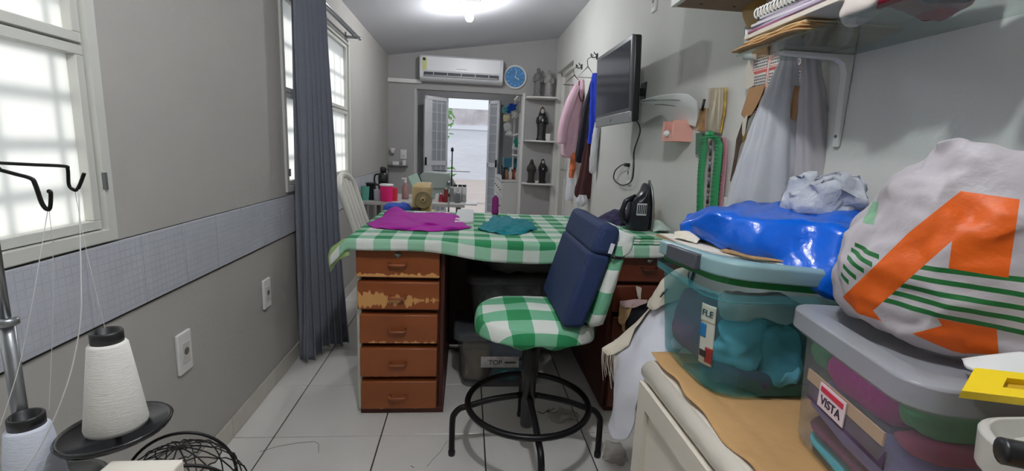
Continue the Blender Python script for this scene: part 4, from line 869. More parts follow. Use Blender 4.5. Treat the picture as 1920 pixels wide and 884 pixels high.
# ---- television
tv = thing('television', 'black flat television with a silver lower strip on a wall arm', 'television', (.87, 2.87, 1.43))
TM = Matrix.Translation((.858, 2.865, 1.652)) @ Matrix.Rotation(math.radians(-3), 4, 'Y')
obj('body', MB().box(0, .045, -.345, .345, -.222, .222, TM), black_pl, tv, bevel=.012, seg=3)
obj('bezel', MB().box(-.008, .006, -.342, .342, -.168, .222, TM), mat('bezel_grey', (92, 94, 98), .35, .3), tv, bevel=.003)
obj('screen', MB().box(-.0095, -.004, -.318, .318, -.148, .198, TM), mat('tv_screen', (58, 60, 70), .12, spec=.6), tv)
obj('speaker_strip', MB().box(-.009, .006, -.342, .342, -.226, -.166, TM), mat('silver_plastic', (150, 152, 152), .4, .2), tv, bevel=.004)
lg_ = obj('badge', MB().lathe([(.001, 0), (.009, 0), (.009, .002), (.001, .0025)], TM @ V((-.009, -.0, -.196)), 12, Matrix.Rotation(-math.pi/2, 4, 'Y')), steel, tv)
obj('wall_arm', MB().box(.885, XR-.002, 2.85, 2.90, 1.61, 1.65).box(XR-.008, XR-.001, 2.84, 2.93, 1.57, 1.69), black_mt, tv, bevel=.003)
tvc = obj('power_cable', MB().tube(curve([(.90, 2.60, 1.47), (.99, 2.70, 1.40), (1.03, 2.88, 1.28), (1.035, 2.875, 1.17), (1.035, 2.90, 1.09), (1.035, 3.07, 1.052), (1.035, 3.25, 1.08), (1.035, 3.24, 1.14), (1.03, 3.10, 1.183), (1.03, 3.02, 1.19)], 60), .0048, 6), black_pl, tv, smooth=True)
obj('plug', MB().box(1.02, 1.05, 2.985, 3.03, 1.178, 1.2), black_pl, tvc, bevel=.004)
def outlet(lbl, wall, y, z, h=.145, w_=.078, n_h=1):
    x = XL if wall == 'l' else XR; s = 1 if wall == 'l' else -1
    t = thing('wall_outlet', lbl, 'outlet', (x, y, z-h/2))
    obj('plate', MB().box(min(x, x+s*.012), max(x, x+s*.012), y-w_/2, y+w_/2, z-h/2, z+h/2), white_pl, t, bevel=.004)
    obj('insert', MB().box(min(x+s*.011, x+s*.015), max(x+s*.011, x+s*.015), y-w_*.28, y+w_*.28, z-h*.26, z+h*.26), mat('insert_white', (205, 202, 196), .4), t, bevel=.002)
    obj('socket_recess', MB().lathe([(.001, .001), (.013, .001), (.013, .0), (.001, 0)], (x+s*.0152, y, z+.004), 16, Matrix.Rotation(s*math.pi/2, 4, 'Y')), mat('socket_dark', (110, 106, 100), .6), t)
    return t
outlet('white wall outlet with the television plug in it', 'r', 3.0, 1.135, .15, .06)
outlet('small white wall outlet high beside the wall cabinet', 'r', 2.83, 2.13, .11, .06)
outlet('white wall outlet low between the near window and the curtain, closer to the curtain', 'l', 2.30, .512)
outlet('white wall outlet low under the near window edge', 'l', 1.62, .515)
# ---- curled sheet, pink dispenser, packets, tapes
cp = patch([[A(1190, 192, 'x', .93), A(1215, 184, 'x', .92), A(1245, 178, 'x', .93), A(1285, 176, 'x', .97), A(1306, 190, 'x', 1.0)],
            [A(1208, 193, 'x', .96), A(1232, 188, 'x', .94), A(1256, 190, 'x', .96), A(1288, 196, 'x', .99), A(1308, 208, 'x', 1.02)],
            [A(1230, 196, 'x', 1.0), A(1246, 202, 'x', .99), A(1264, 210, 'x', 1.0), A(1286, 218, 'x', 1.02), A(1308, 222, 'x', 1.035)],
            [A(1240, 200, 'x', 1.02), A(1254, 214, 'x', 1.02), A(1266, 226, 'x', 1.03), A(1284, 232, 'x', 1.035), A(1304, 238, 'x', 1.045)]], 24, 24, 0)
cpm = mat('curled_sheet', (238, 239, 238), .7)
cpo = obj('curled_paper', cp, cpm, smooth=True, solid=.001, label='white printed sheet curling off the wall beside the television', cat='paper')
for r0, r1 in (((1200, 191), (1300, 190)), ((1228, 196), (1304, 208))):
    P = [(A(r0[0]+(r1[0]-r0[0])*k/8, r0[1]+(r1[1]-r0[1])*k/8-3*math.sin(math.pi*k/8), 'x', (.93 if r0[0] < 1210 else .965)+.075*(k/8)**1.3-.014*math.sin(math.pi*k/8))) for k in range(9)]
    obj('print_line', MB().tube(P, .0026, 4), ink, cpo)
pink = mat('pink_card', (232, 172, 156), .6)
Pb = A(1268, 247, 'x', 1.01)
pd = thing('pink_dispenser', 'small pink open-fronted box on the wall under the curled sheet', 'box', (1.02, Pb.y, Pb.z-.05))
yb0, zb0 = Pb.y, Pb.z
obj('back', MB().box(1.045, XR-.001, yb0-.065, yb0+.07, zb0-.045, zb0+.05), pink, pd); obj('base', MB().box(.97, XR-.001, yb0-.065, yb0+.07, zb0-.048, zb0-.043), pink, pd)
obj('front', MB().box(.968, .974, yb0-.065, yb0+.07, zb0-.048, zb0-.015).box(.968, .974, yb0-.065, yb0-.045, zb0-.015, zb0+.048).box(.968, .974, yb0+.05, yb0+.07, zb0-.015, zb0+.048), pink, pd)
obj('side', MB().box(.97, XR-.001, yb0-.068, yb0-.063, zb0-.048, zb0+.05), pink, pd); obj('side', MB().box(.97, XR-.001, yb0+.065, yb0+.07, zb0-.048, zb0+.05), pink, pd)
obj('top', MB().box(.98, XR-.001, yb0-.065, yb0+.0, zb0+.045, zb0+.05), mat('pink_dark', (190, 120, 104), .6), pd)
obj('cotton_ball', MB().ell((.962, yb0-.005, zb0-.012), (.016, .02, .018), 14), white_pl, pd, smooth=True)
def wallcard(name, lbl, px, x, m, cat, th=.006): return hangp(name, lbl, px, x, m, cat, th)
pkm = mat('packet_print', (196, 160, 70), .4, var=.6, vscale=28)
pkt = thing('brush_packet', 'clear packet of sewing tools on a colourful card hanging on the wall', 'packet', A(1338, 250, 'x', 1.03))
P = [A(u, v, 'x', 1.042) for u, v in ((1330, 166), (1360, 164), (1358, 206), (1350, 250), (1326, 246), (1328, 200))]
obj('card', MB().prism([(p.y, p.z) for p in P], lambda y, z, d: V((1.044+d, y, z)), .004), pkm, pkt)
obj('film', MB().prism([(p.y, p.z) for p in P], lambda y, z, d: V((1.028+d, y, z)), .012), mat('packet_film', (226, 222, 210), .2, alpha=.72, bump=.8, bscale=30), pkt, bevel=.004)
for k, (u0, v0, u1, v1) in enumerate(((1344, 168, 1334, 244), (1350, 166, 1346, 244), (1340, 190, 1330, 246))): obj('tool', MB().tube([A(u0, v0, 'x', 1.036), A(u1, v1, 'x', 1.036)], .004, 6), mat('tool_cream', (226, 214, 186), .5), pkt, smooth=True)
wallcard('tool_packet', 'brown packet of needles hanging beside the clear tool packet', [(1311, 203), (1326, 203), (1324, 246), (1308, 246)], 1.035, mat('brown_packet', (150, 108, 50), .4, var=.5, vscale=30), 'packet')
obj('black_pen', MB().tube([A(1321, 186, 'x', 1.03), A(1316, 208, 'x', 1.03)], .006, 8), black_pl, smooth=True, label='black marker stuck above the brown needle packet', cat='pen')
wallcard('green_board', 'narrow dark green card hanging below the brown packet', [(1305, 250), (1316, 250), (1314, 290), (1303, 290)], 1.045, mat('green_card', (84, 124, 104), .6), 'card')
tg = mat('green_tape', (30, 146, 84), .5); tkm = mat('tape_tick', (12, 60, 36), .6)
def tape(lbl, px, m, wpx, x=1.03, tick=True, grp=None):
    L = [A(u-wpx/2, v, 'x', x) for u, v in px]; R = [A(u+wpx/2, v, 'x', x) for u, v in px]
    o = obj('measuring_tape', patch([L, R], 4, 40), m, smooth=True, solid=.0014, label=lbl, cat='tape')
    if tick:
        for k in range(22):
            t_ = (k+.5)/22; p = cr(L, t_); q = cr(R, t_); obj('tick', MB().tube([p+V((-.002, 0, 0)), p.lerp(q, .45)+V((-.002, 0, 0))], .0011, 4), tkm, o)
    return o
tape('green measuring tape hanging as the loop half beside the needle packet', [(1322, 256), (1318, 285), (1314, 330), (1312, 398)], tg, 12)
tape('green measuring tape hanging as the loop half beside the pink tape', [(1334, 254), (1347, 270), (1345, 310), (1341, 350), (1338, 398)], tg, 14)
tape('pink measuring tape hanging behind the green loop', [(1356, 258), (1358, 290), (1354, 340), (1348, 398)], mat('pink_tape', (186, 130, 140), .5), 10, 1.04)
t = thing('tape_hook', 'small green hook holding the measuring tapes on the wall', 'hook', A(1328, 262, 'x', XR)); obj('hook_bar', MB().tube([A(1314, 260, 'x', 1.01), A(1342, 256, 'x', 1.01)], .004, 6), tg, t); obj('hook_stem', MB().tube([A(1328, 258, 'x', 1.01), V((XR, A(1328, 258, 'x', 1.01).y, A(1328, 258, 'x', 1.01).z))], .004, 6), tg, t); obj('hook_cap', MB().ell(A(1330, 252, 'x', 1.02), (.014, .03, .014), 12), tg, t, smooth=True)
ch = thing('zip_chain', 'hanging string of metal zip pulls between the green tape halves', 'zip', A(1328, 398, 'x', 1.03))
for k in range(13):
    p = A(1333-.6*k, 268+10*k, 'x', 1.035); obj('zip_pull', MB().ell(p, (.004, .012, .014), 8), (mat('zip_brown', (110, 96, 88), .4, .5), steel, black_pl)[k % 3], ch, smooth=True)
obj('white_tag', MB().box(1.045, XR-.001, A(1362, 380, 'x', 1.05).y, A(1348, 380, 'x', 1.05).y, 1.02, 1.10), white_pl, label='white square card on the wall below the pink tape', cat='card', bevel=.001)
# ---- garments on hooks
def hook(lbl, u, v, dy=0):
    p = A(u, v, 'x', XR-.002); t = thing('wall_hook', lbl, 'hook', p, None)
    obj('backplate', MB().box(XR-.008, XR-.001, p.y-.02, p.y+.02, p.z-.03, p.z+.015), black_mt, t, bevel=.002)
    obj('prong', MB().tube(curve([p, p+V((-.025, 0, -.02)), p+V((-.05, 0, -.012)), p+V((-.055, 0, .012))], 12), .004, 6), black_mt, t, smooth=True)
    obj('prong', MB().tube(curve([p+V((0, .01, .0)), p+V((-.02, .01, .015)), p+V((-.028, .01, .028))], 8), .004, 6), black_mt, t, smooth=True)
    return p
h1 = hook('black wall hook holding the pink blouse', 1091, 124); h2 = hook('black wall hook behind the television edge', 1120, 104)
def hanger(lbl, p, w_, col_m, y):
    q = V((p.x-.085, y, p.z-.10)); t = thing('clothes_hanger', lbl, 'hanger', q)
    obj('hook_wire', MB().tube(curve([p+V((-.05, 0, -.012)), p+V((-.045, 0, .004)), p+V((-.036, 0, -.01)), V((q.x, (q.y+p.y)/2, q.z+.06)), q], 16), .003, 6), black_mt, t, smooth=True)
    obj('shoulder_bar', MB().tube([q, q+V((-w_, 0, -.09)), q+V((w_*.9, 0, -.09)), q], .005, 6), col_m, t, smooth=True)
hanger('dark wire hanger inside the pink blouse', h1, .10, mat('hanger_maroon', (70, 24, 30), .5), 4.50); hanger('wire hanger carrying the blue and black clothes', h2, .08, steel, 4.0)
def garment(name, lbl, rows, y, d, m, folds=5, fam=.14, seed=1, ax=(1, .25, 0)):
    return obj(name, sack(px_secs(rows, y, d, ax), 40, 48, folds, fam, .006, 14, seed), m, smooth=True, label=lbl, cat='garment')
pkb = mat('pink_blouse', (212, 176, 190), .85, var=.04, bump=.2, bscale=60)
bo = garment('pink_blouse', 'pale pink long-sleeved blouse hanging on the wall hook', [(1058, 1080, 296, .6), (1052, 1084, 286, 1), (1058, 1088, 240, 1), (1067, 1095, 195, .9), (1076, 1099, 168, .7), (1084, 1096, 150, .4)], 4.48, .06, pkb)
obj('sleeve', MB().tube(curve([A(1082, 162, 'y', 4.42), A(1068, 195, 'y', 4.38), A(1056, 235, 'y', 4.38), A(1052, 270, 'y', 4.38)], 20), [.03+.012*min(1, k/6) for k in range(21)], 12), pkb, bo, smooth=True)
obj('neckline', MB().tube(curve([A(1086, 152, 'y', 4.42), A(1086, 178, 'y', 4.40), A(1092, 190, 'y', 4.40), A(1098, 170, 'y', 4.42)], 14), .006, 6), mat('hanger_maroon', (70, 24, 30), .5), bo, smooth=True)
garment('dark_trousers', 'black trousers hanging beside the pink blouse', [(1082, 1100, 306, .6), (1078, 1106, 296, 1), (1086, 1110, 250, 1), (1095, 1114, 200, 1), (1104, 1118, 165, .7), (1108, 1116, 152, .4)], 4.08, .05, mat('black_trousers', (34, 34, 44), .9, bump=.2, bscale=60), seed=2)
garment('blue_dress', 'royal blue garment hanging half behind the television', [(1102, 1120, 270, .8), (1103, 1124, 262, 1), (1106, 1126, 210, 1), (1108, 1124, 160, .8), (1112, 1120, 138, .4)], 3.92, .05, mat('royal_blue', (30, 62, 196), .85), seed=3)
garment('brown_skirt', 'dark brown garment hanging lowest under the blue one', [(1084, 1110, 372, .7), (1078, 1114, 362, 1), (1086, 1116, 330, 1), (1094, 1116, 290, .8), (1100, 1116, 262, .5)], 4.0, .06, mat('dark_brown_cloth', (78, 44, 44), .9), 7, .18, 4)
garment('white_sleeve', 'pale grey garment sleeve hanging under the television corner', [(1107, 1113, 326, .6), (1105, 1117, 316, 1), (1110, 1122, 270, 1), (1116, 1124, 230, .6)], 3.8, .03, mat('pale_grey_cloth', (206, 208, 210), .85), 3, .1, 5)
garment('white_garment', 'white garment hanging lowest beneath the pink blouse', [(1060, 1086, 376, .5), (1060, 1090, 366, 1), (1064, 1090, 330, 1), (1072, 1088, 290, .6)], 4.62, .05, mat('white_garment', (218, 220, 226), .85), 5, .1, 6)
garment('orange_scarf', 'orange and white scarf hanging under the pink blouse', [(1068, 1076, 334, .6), (1067, 1079, 318, 1), (1070, 1080, 296, 1), (1073, 1079, 284, .5)], 4.44, .03, mat('orange_scarf', (214, 120, 80), .9, var=.5, vscale=18), 3, .1, 7)
garment('white_ribbon', 'small white bow hanging at the hem of the brown garment', [(1084, 1092, 388, .5), (1082, 1100, 378, 1), (1086, 1098, 366, .6)], 3.93, .03, mat('white_garment', (218, 220, 226), .85), 5, .3, 8)
# ================================================================== CURTAIN
rod = thing('curtain_rod', 'double steel curtain rod over the window', 'curtain rod', (-.88, 3.2, 2.03))
for dx_, dz_ in ((.055, .02), (.10, .0)):
    obj('rod_tube', MB().tube([(XL+dx_, 2.45, 2.055+dz_), (XL+dx_, 3.99, 2.055+dz_)], .009, 10), steel, rod, smooth=True)
    obj('finial', MB().ell((XL+dx_, 3.995, 2.055+dz_), (.013, .016, .013), 10), steel, rod, smooth=True)
for y in (3.95, 2.50): obj('rod_bracket', MB().box(XL, XL+.11, y-.008, y+.008, 2.045, 2.065).box(XL, XL+.006, y-.02, y+.02, 2.02, 2.09), steel, rod)
curt = mat('blue_grey_curtain', (122, 126, 137), .9, bump=.3, bscale=120)
def cfn(u, v):
    top0, top1 = V((-.885, 2.60, 0)), V((-.855, 3.02, 0)); b0, b1 = V((-.905, 2.585, 0)), V((-.735, 2.90, 0))
    if v < .5: top0, top1 = top0, top1
    e = v**1.6; p = top0.lerp(top1, u).lerp(b0.lerp(b1, u), e)
    d = (top1-top0).lerp(b1-b0, e).normalized(); nr = V((d.y, -d.x, 0))
    am = .020+.022*v; ph = u*math.pi*2*6.5+.5*math.sin(v*3+u*4)
    p = p + nr*(am*math.sin(ph)+.014*noise.noise(V((u*5, v*2, 2)))) + d*(am*.7*math.sin(ph*2+.6)*.4)
    p.x = max(p.x, XL+.03); p.z = 2.085-v*(2.055+.02*math.sin(u*9)); return p
ct = obj('curtain', MB().grid(150, 60, cfn), curt, smooth=True, solid=.002, label='blue-grey floor-length curtain gathered to one side of the window', cat='curtain')
# ================================================================== THREAD STAND, MACHINE AND BASKET AT THE NEAR LEFT
tt = thing('sewing_table', 'white sewing table under the overlock machine and thread stand', 'table', (-.6, .25, 0))
obj('table_top', MB().box(XL+.02, -.27, -.55, .705, .69, .718), white, tt, bevel=.004)
for x in (XL+.06, -.31):
    for y in (-.5, .64): obj('leg', MB().box(x-.02, x+.02, y-.02, y+.02, 0, .69), steel, tt)
PX, PY = -.601, .65
ts_ = thing('thread_stand', 'steel thread stand with wire guides and black spool discs', 'thread stand', (PX, PY, .718))
obj('base_plate', MB().box(PX-.04, PX+.04, PY-.03, PY+.02, .718, .728), black_pl, ts_, bevel=.003)
obj('lower_pole', MB().tube([(PX, PY, .72), (PX, PY, 1.0)], .0085, 12), steel, ts_, smooth=True)
obj('upper_pole', MB().tube([(PX, PY, 1.0), (PX, PY, 1.24)], .0058, 12), steel, ts_, smooth=True)
cz_ = at(10, 604, 'y', PY).z
obj('collar', MB().lathe([(.0085, -.006), (.013, -.004), (.013, .004), (.006, .006)], (PX, PY, cz_), 16), steel, ts_, smooth=True)
def hpx(L, ys): return [at(u, v, 'y', y) for (u, v), y in zip(L, ys)]
obj('guide_wire', MB().tube([V((PX, PY, 1.215))]+curve(hpx([(0, 306), (60, 309), (120, 312), (127, 318), (129, 346), (136, 355), (146, 354), (158, 325)], [.65]*8), 50), .0022, 6), dark_wire, ts_, smooth=True)
obj('guide_wire', MB().tube([V((PX, PY, 1.22))]+curve(hpx([(0, 319), (30, 327), (58, 335), (66, 346), (78, 380), (88, 393), (94, 388), (95, 362), (90, 359)], [.66]*9), 50), .0026, 6), dark_wire, ts_, smooth=True)
CA = V((-.483, .652, .838)); CBp = V((-.567, .633, .756))
for k, c in enumerate((CA, CBp)):
    sd2 = obj('spool_disc', MB().lathe([(.001, -.004), (.058, -.004), (.064, -.003), (.067, .003), (.064, .006), (.060, .002), (.001, .001)], c, 40, Matrix.Rotation(math.radians((-4, -2)[k]), 4, 'Y')), mat('gloss_black', (20, 20, 22), .22), ts_, smooth=True)
    obj('spool_pin', MB().tube([c, c+V((0, 0, .07))], .004, 8), steel, sd2)
    obj('disc_arm', MB().tube([c+V((0, 0, -.016)), V((PX, PY, c.z-.02))], .006, 8), steel, sd2, smooth=True)
yarn_a = mat('white_thread', (226, 224, 218), .85, bump=.25, bscale=900, stretch=(.1, .1, 1)); yarn_b = mat('bluish_white_thread', (205, 210, 222), .85, bump=.25, bscale=900, stretch=(.1, .1, 1))
core_m = mat('cone_core', (20, 20, 22), .4); thr = mat('thread_line', (228, 228, 228), .8)
def cone(lbl, c, r0, r1, h, ym, tilt=0):
    t = thing('thread_cone', lbl, 'thread cone', c); M = Matrix.Rotation(tilt, 4, 'Y')
    obj('yarn', MB().lathe([(.001, .003), (r0*.97, .003), (r0, .008), (r1+.001, h-.004), (r1-.002, h), (.012, h)], c, 48, M), ym, t, smooth=True)
    a = r1*.86
    obj('core', MB().lathe([(a, h-.004), (a, h+.014), (a-.0015, h+.016), (a-.004, h+.015), (a-.0045, h-.02), (.001, h-.02)], c, 32, M), core_m, t, smooth=True)
    return t
ca = cone('tall white thread cone standing on the higher black disc', CA+V((.002, 0, .003)), .0365, .0215, .128, yarn_a)
cb2 = cone('shorter bluish white thread cone on the lower black disc', CBp+V((-.012, 0, .003)), .034, .0225, .098, yarn_b)
def thread(par, L, y0, y1, r): 
    n = len(L); obj('thread', MB().tube(curve([at(u, v, 'y', y0+(y1-y0)*k/(n-1)) for k, (u, v) in enumerate(L)], 40), r, 5), thr, par, smooth=True)
thread(cb2, [(148, 355), (150, 440), (152, 520), (151, 600), (135, 690), (108, 770), (75, 840), (45, 884)], .65, .60, .00075)
thread(cb2, [(92, 393), (99, 470), (99, 600), (95, 700), (92, 770)], .66, .64, .00035)
thread(ca, [(140, 356), (160, 460), (178, 540), (197, 616)], .65, .652, .00035)
thread(ts_, [(90, 393), (77, 470), (60, 570), (35, 690), (0, 800)], .66, .60, .00045)
om = thing('overlock_machine', 'pale overlock sewing machine body on the white sewing table', 'sewing machine', (-.5, .42, .718))
mm = mat('machine_cream', (206, 202, 192), .4)
obj('body', MB().box(-.60, -.375, .18, .575, .718, .775), mm, om, bevel=.012, seg=3)
obj('arm', MB().box(-.62, -.42, .20, .50, .775, .83), mm, om, bevel=.02, seg=3)
obj('tension_dial', MB().lathe([(.001, 0), (.016, 0), (.016, .012), (.001, .014)], (-.50, .40, .83), 16), black_pl, om, smooth=True)
obj('cover_plate', MB().box(-.455, -.365, .46, .60, .768, .826), mat('cover_white', (222, 216, 204), .4), om, bevel=.003)
# wire basket upside down behind the machine
wbk = thing('wire_basket', 'black domed wire mesh basket upside down beside the overlock machine', 'basket', (-.405, .665, .718))
def dome(a, b, rx=.092, ry=.075, rz=.098):   # a along, b across
    return V((-.405+rx*math.sin(a)*math.cos(b), .655+ry*math.sin(a)*math.sin(b), .708+rz*math.cos(a)))
for k, (sx, rr_) in enumerate(((-.035, .078), (.035, .082))):
    obj('hoop', MB().tube([V((-.405+sx*.7+(rr_)*math.cos(math.pi*i/28)*.92, .655-sx*1.2+.02*math.cos(math.pi*i/28), .718+rr_*1.06*math.sin(math.pi*i/28))) for i in range(29)], .0024, 6), dark_wire, wbk, smooth=True)
wires = 0
for k in range(7):
    b = math.pi*k/7; obj('mesh_wire', MB().tube([dome(-math.pi/2+math.pi*i/22, b) for i in range(23)], .0010, 4), dark_wire, wbk, smooth=True)
for k in range(1, 6):
    a = math.pi/2*k/5; obj('mesh_wire', MB().tube([dome(a, 2*math.pi*i/36)+V((0, 0, .002*math.sin(i*2.1))) for i in range(36)], .0010 if k < 5 else .002, 4, True), dark_wire, wbk, smooth=True)
obj('clasp', MB().ell(dome(.9, math.pi*.95), (.006, .006, .006), 8), black_pl, wbk, smooth=True)
# ================================================================== PLASTIC CHAIR BEHIND THE DESK
pc_ = thing('plastic_chair', 'white plastic chair with an arched slatted back behind the desk', 'chair', (-.60, 3.19, 0))
pl = mat('chair_white_plastic', (226, 224, 214), .4)
def bx_(z): return -.80+(1.03-z)*.32
Yc, Wc = 3.19, .20
arch = [V((bx_(z), Yc-Wc*.93, z)) for z in (.44, .6, .8, .92)]+[V((bx_(z), y, z)) for y, z in ((Yc-.17, .985), (Yc-.09, 1.03), (Yc, 1.045), (Yc+.09, 1.03), (Yc+.17, .985))]+[V((bx_(z), Yc+Wc*.93, z)) for z in (.92, .8, .6, .44)]
obj('back_frame', MB().tube(curve(arch, 60), .019, 10), pl, pc_, smooth=True)
for k in range(4):
    y = Yc-.12+.08*k; zt_ = 1.03-.03*abs(k-1.5)/1.5
    obj('back_slat', MB().box(-.007, .007, y-.021, y+.021, 0, 1, Matrix.Translation((bx_(.5), 0, .48)) @ Matrix(((1, 0, -.32*(zt_-.48), 0), (0, 1, 0, 0), (0, 0, zt_-.48, 0), (0, 0, 0, 1)))), pl, pc_, bevel=.003)
obj('seat', MB().box(-.66, -.26, Yc-.21, Yc+.21, .42, .445), pl, pc_, bevel=.012)
for x, y in ((-.64, -.19), (-.64, .19), (-.29, -.19), (-.29, .19)):
    obj('leg', MB().tube([(x, Yc+y, .43), (x+(-.02 if x < -.5 else .02), Yc+y*1.1, 0)], [.024, .016], 8), pl, pc_)
# ================================================================== SEWING TABLES BEHIND THE DESK
gt_ = mat('table_laminate', (188, 186, 182), .5)
t2_ = thing('work_table', 'grey laminate work table behind the desk with jars and cups', 'table', (-.48, 4.5, 0))
TZ = .752
obj('table_top', MB().box(XL+.02, -.01, 4.22, 4.98, TZ-.03, TZ), gt_, t2_, bevel=.003)
for x in (XL+.07, -.07):
    for y in (4.28, 4.92): obj('leg', MB().box(x-.02, x+.02, y-.02, y+.02, 0, TZ-.03), steel, t2_)
obj('extension_flap', MB().box(-.008, .10, 4.26, 4.5, TZ-.012, TZ+.002), white_pl, t2_, bevel=.002)
t3_ = thing('machine_table', 'small white machine table between desk and work table', 'table', (-.40, 3.7, 0))
obj('table_top', MB().box(-.60, -.06, 3.43, 4.0, .67, .70), white, t3_, bevel=.003)
for x in (-.56, -.10):
    for y in (3.47, 3.95): obj('leg', MB().box(x-.018, x+.018, y-.018, y+.018, 0, .67), steel, t3_)
# beige sewing machine
bg_ = mat('beige_enamel', (196, 172, 122), .35); bg2 = mat('beige_wheel', (150, 134, 96), .4)
B = V((-.325, 3.5, .70)); sm_ = thing('sewing_machine', 'old beige sewing machine with a big handwheel behind the magenta garment', 'sewing machine', B)
obj('bed', MB().box(-.09, .08, 0, .34, 0, .05, Matrix.Translation(B)), bg_, sm_, bevel=.008)
obj('pillar', MB().box(-.075, .065, .03, .14, .05, .26, Matrix.Translation(B)), bg_, sm_, bevel=.018, seg=3)
obj('arm', MB().box(-.07, .055, .05, .33, .19, .27, Matrix.Translation(B)), bg_, sm_, bevel=.018, seg=3)
obj('head', MB().box(-.06, .045, .27, .35, .09, .26, Matrix.Translation(B)), bg_, sm_, bevel=.015, seg=3)
hwm = Matrix.Rotation(math.pi/2, 4, 'X')
hw = obj('handwheel', MB().lathe([(.001, .018), (.012, .018), (.013, .022), (.03, .016), (.048, .016), (.056, .022), (.064, .02), (.066, .0), (.06, -.02), (.001, -.02)], B+V((.012, 0, .165)), 32, hwm), bg2, sm_, smooth=False)
obj('wheel_hub', MB().lathe([(.001, .03), (.018, .03), (.02, .024), (.02, .015), (.001, .015)], B+V((.012, 0, .165)), 20, hwm), bg_, hw, smooth=True)
obj('wheel_screw', MB().lathe([(.001, .034), (.007, .034), (.007, .028), (.001, .028)], B+V((.012, 0, .165)), 12, hwm), black_pl, hw)
obj('motor', MB().box(-.075, -.01, -.03, .08, .03, .10, Matrix.Translation(B)), black_pl, sm_, bevel=.01)
lump('blue_fabric', 'blue fabric bunched on the machine table beside the beige sewing machine', (-.50, 3.53, .762), (.10, .09, .06), mat('blue_fabric', (52, 84, 178), .9), 51, .02)
# cups, jar, thermos
def cup(name, lbl, u, v, y, r0, r1, h, m, cat='cup', lidm=None):
    p = at(u, v, 'y', y); p.z = TZ; t = thing(name, lbl, cat, p)
    obj('body', MB().lathe([(.001, 0), (r0, 0), (r1, h), (r1-.003, h), (r0-.003, .006), (.001, .006)], p, 24), m, t, smooth=False, bevel=.0015)
    if lidm: obj('lid', MB().lathe([(r1+.003, h-.008), (r1+.004, h+.006), (r1-.004, h+.010), (.001, h+.011)], p, 24), lidm, t, smooth=True)
    return t
cup('cup', 'mint green cup next to the black cup on the work table', 685, 377, 4.30, .032, .038, .125, mat('mint', (96, 170, 150), .5))
cup('cup', 'black plastic cup with lid on the work table', 696, 375, 4.36, .038, .044, .145, black_pl, lidm=black_pl)
cup('cup', 'pale grey cup between black cup and pink jar', 708, 377, 4.30, .032, .034, .10, mat('pale_grey_cup', (176, 178, 184), .5))
cup('pink_jar', 'hot pink jar with a white rim on the work table', 725, 378, 4.27, .052, .058, .145, mat('hot_pink', (236, 30, 120), .4), 'jar', lidm=white_pl)
cup('cup', 'red cup beside the pink jar on the work table', 738, 376, 4.32, .034, .038, .115, mat('cup_red', (214, 40, 62), .4))
p = at(719, 372, 'y', 4.48); p.z = TZ
th = thing('thermos', 'black thermos flask with side handle behind the pink jar', 'thermos', p)
obj('body', MB().lathe([(.001, 0), (.046, 0), (.047, .20), (.04, .235), (.03, .24), (.001, .24)], p, 24), black_pl, th, smooth=True)
obj('cap', MB().lathe([(.028, .235), (.03, .285), (.02, .295), (.001, .295)], p, 20), black_pl, th, smooth=True)
obj('handle', MB().tube(curve([p+V((-.04, 0, .225)), p+V((-.075, 0, .215)), p+V((-.08, 0, .15)), p+V((-.045, 0, .12))], 14), .008, 8), black_pl, th, smooth=True)
p = at(760, 372, 'y', 4.5); p.z = TZ
sb_ = thing('spray_bottle', 'pinkish spray bottle with a white pump behind the sewing machine', 'bottle', p)
obj('body', MB().lathe([(.001, 0), (.032, 0), (.034, .02), (.034, .11), (.014, .14), (.012, .155), (.001, .155)], p, 20), mat('rosy_bottle', (180, 140, 136), .3, alpha=.25), sb_, smooth=True)
obj('pump', MB().lathe([(.012, .15), (.013, .175), (.006, .178), (.006, .19), (.001, .19)], p, 14).box(-.035, .012, -.006, .006, .185, .20, Matrix.Translation(p)), white_pl, sb_)
M_ = Matrix.Translation(at(788, 350, 'y', 4.62)) @ Matrix.Rotation(math.radians(-24), 4, 'Y')
bx2 = thing('green_box', 'pale green flat box leaning against the grey machine', 'box', at(788, 372, 'y', 4.62))
obj('box_body', MB().box(-.065, .03, -.05, .05, -.13, .13, M_), mat('pale_green_box', (178, 208, 192), .5), bx2, bevel=.004); obj('box_side', MB().box(.03, .042, -.05, .05, -.13, .13, M_), mat('dark_edge', (70, 76, 76), .6), bx2)
gm = mat('grey_green_enamel', (146, 156, 150), .4)
p = at(822, 372, 'y', 4.62); p.z = TZ
gmach = thing('grey_machine', 'grey-green industrial sewing machine head on the work table', 'sewing machine', p)
obj('cover', MB().prism([(-.16, .10), (.10, .10), (.17, .14), (.10, .255), (-.13, .265), (-.18, .22)], lambda a, b, d: p+V((a, -.05+d, b)), .12), gm, gmach, bevel=.012, seg=3)
obj('stand', MB().box(-.12, .10, -.04, .06, 0, .11, Matrix.Translation(p)), gm, gmach, bevel=.01)
obj('tension_dial', MB().lathe([(.001, .012), (.02, .012), (.02, 0), (.001, 0)], p+V((.10, -.05, .16)), 16, hwm), steel, gmach, smooth=True)
jm = mat('jar_glass', (196, 200, 202), .15, alpha=.5)
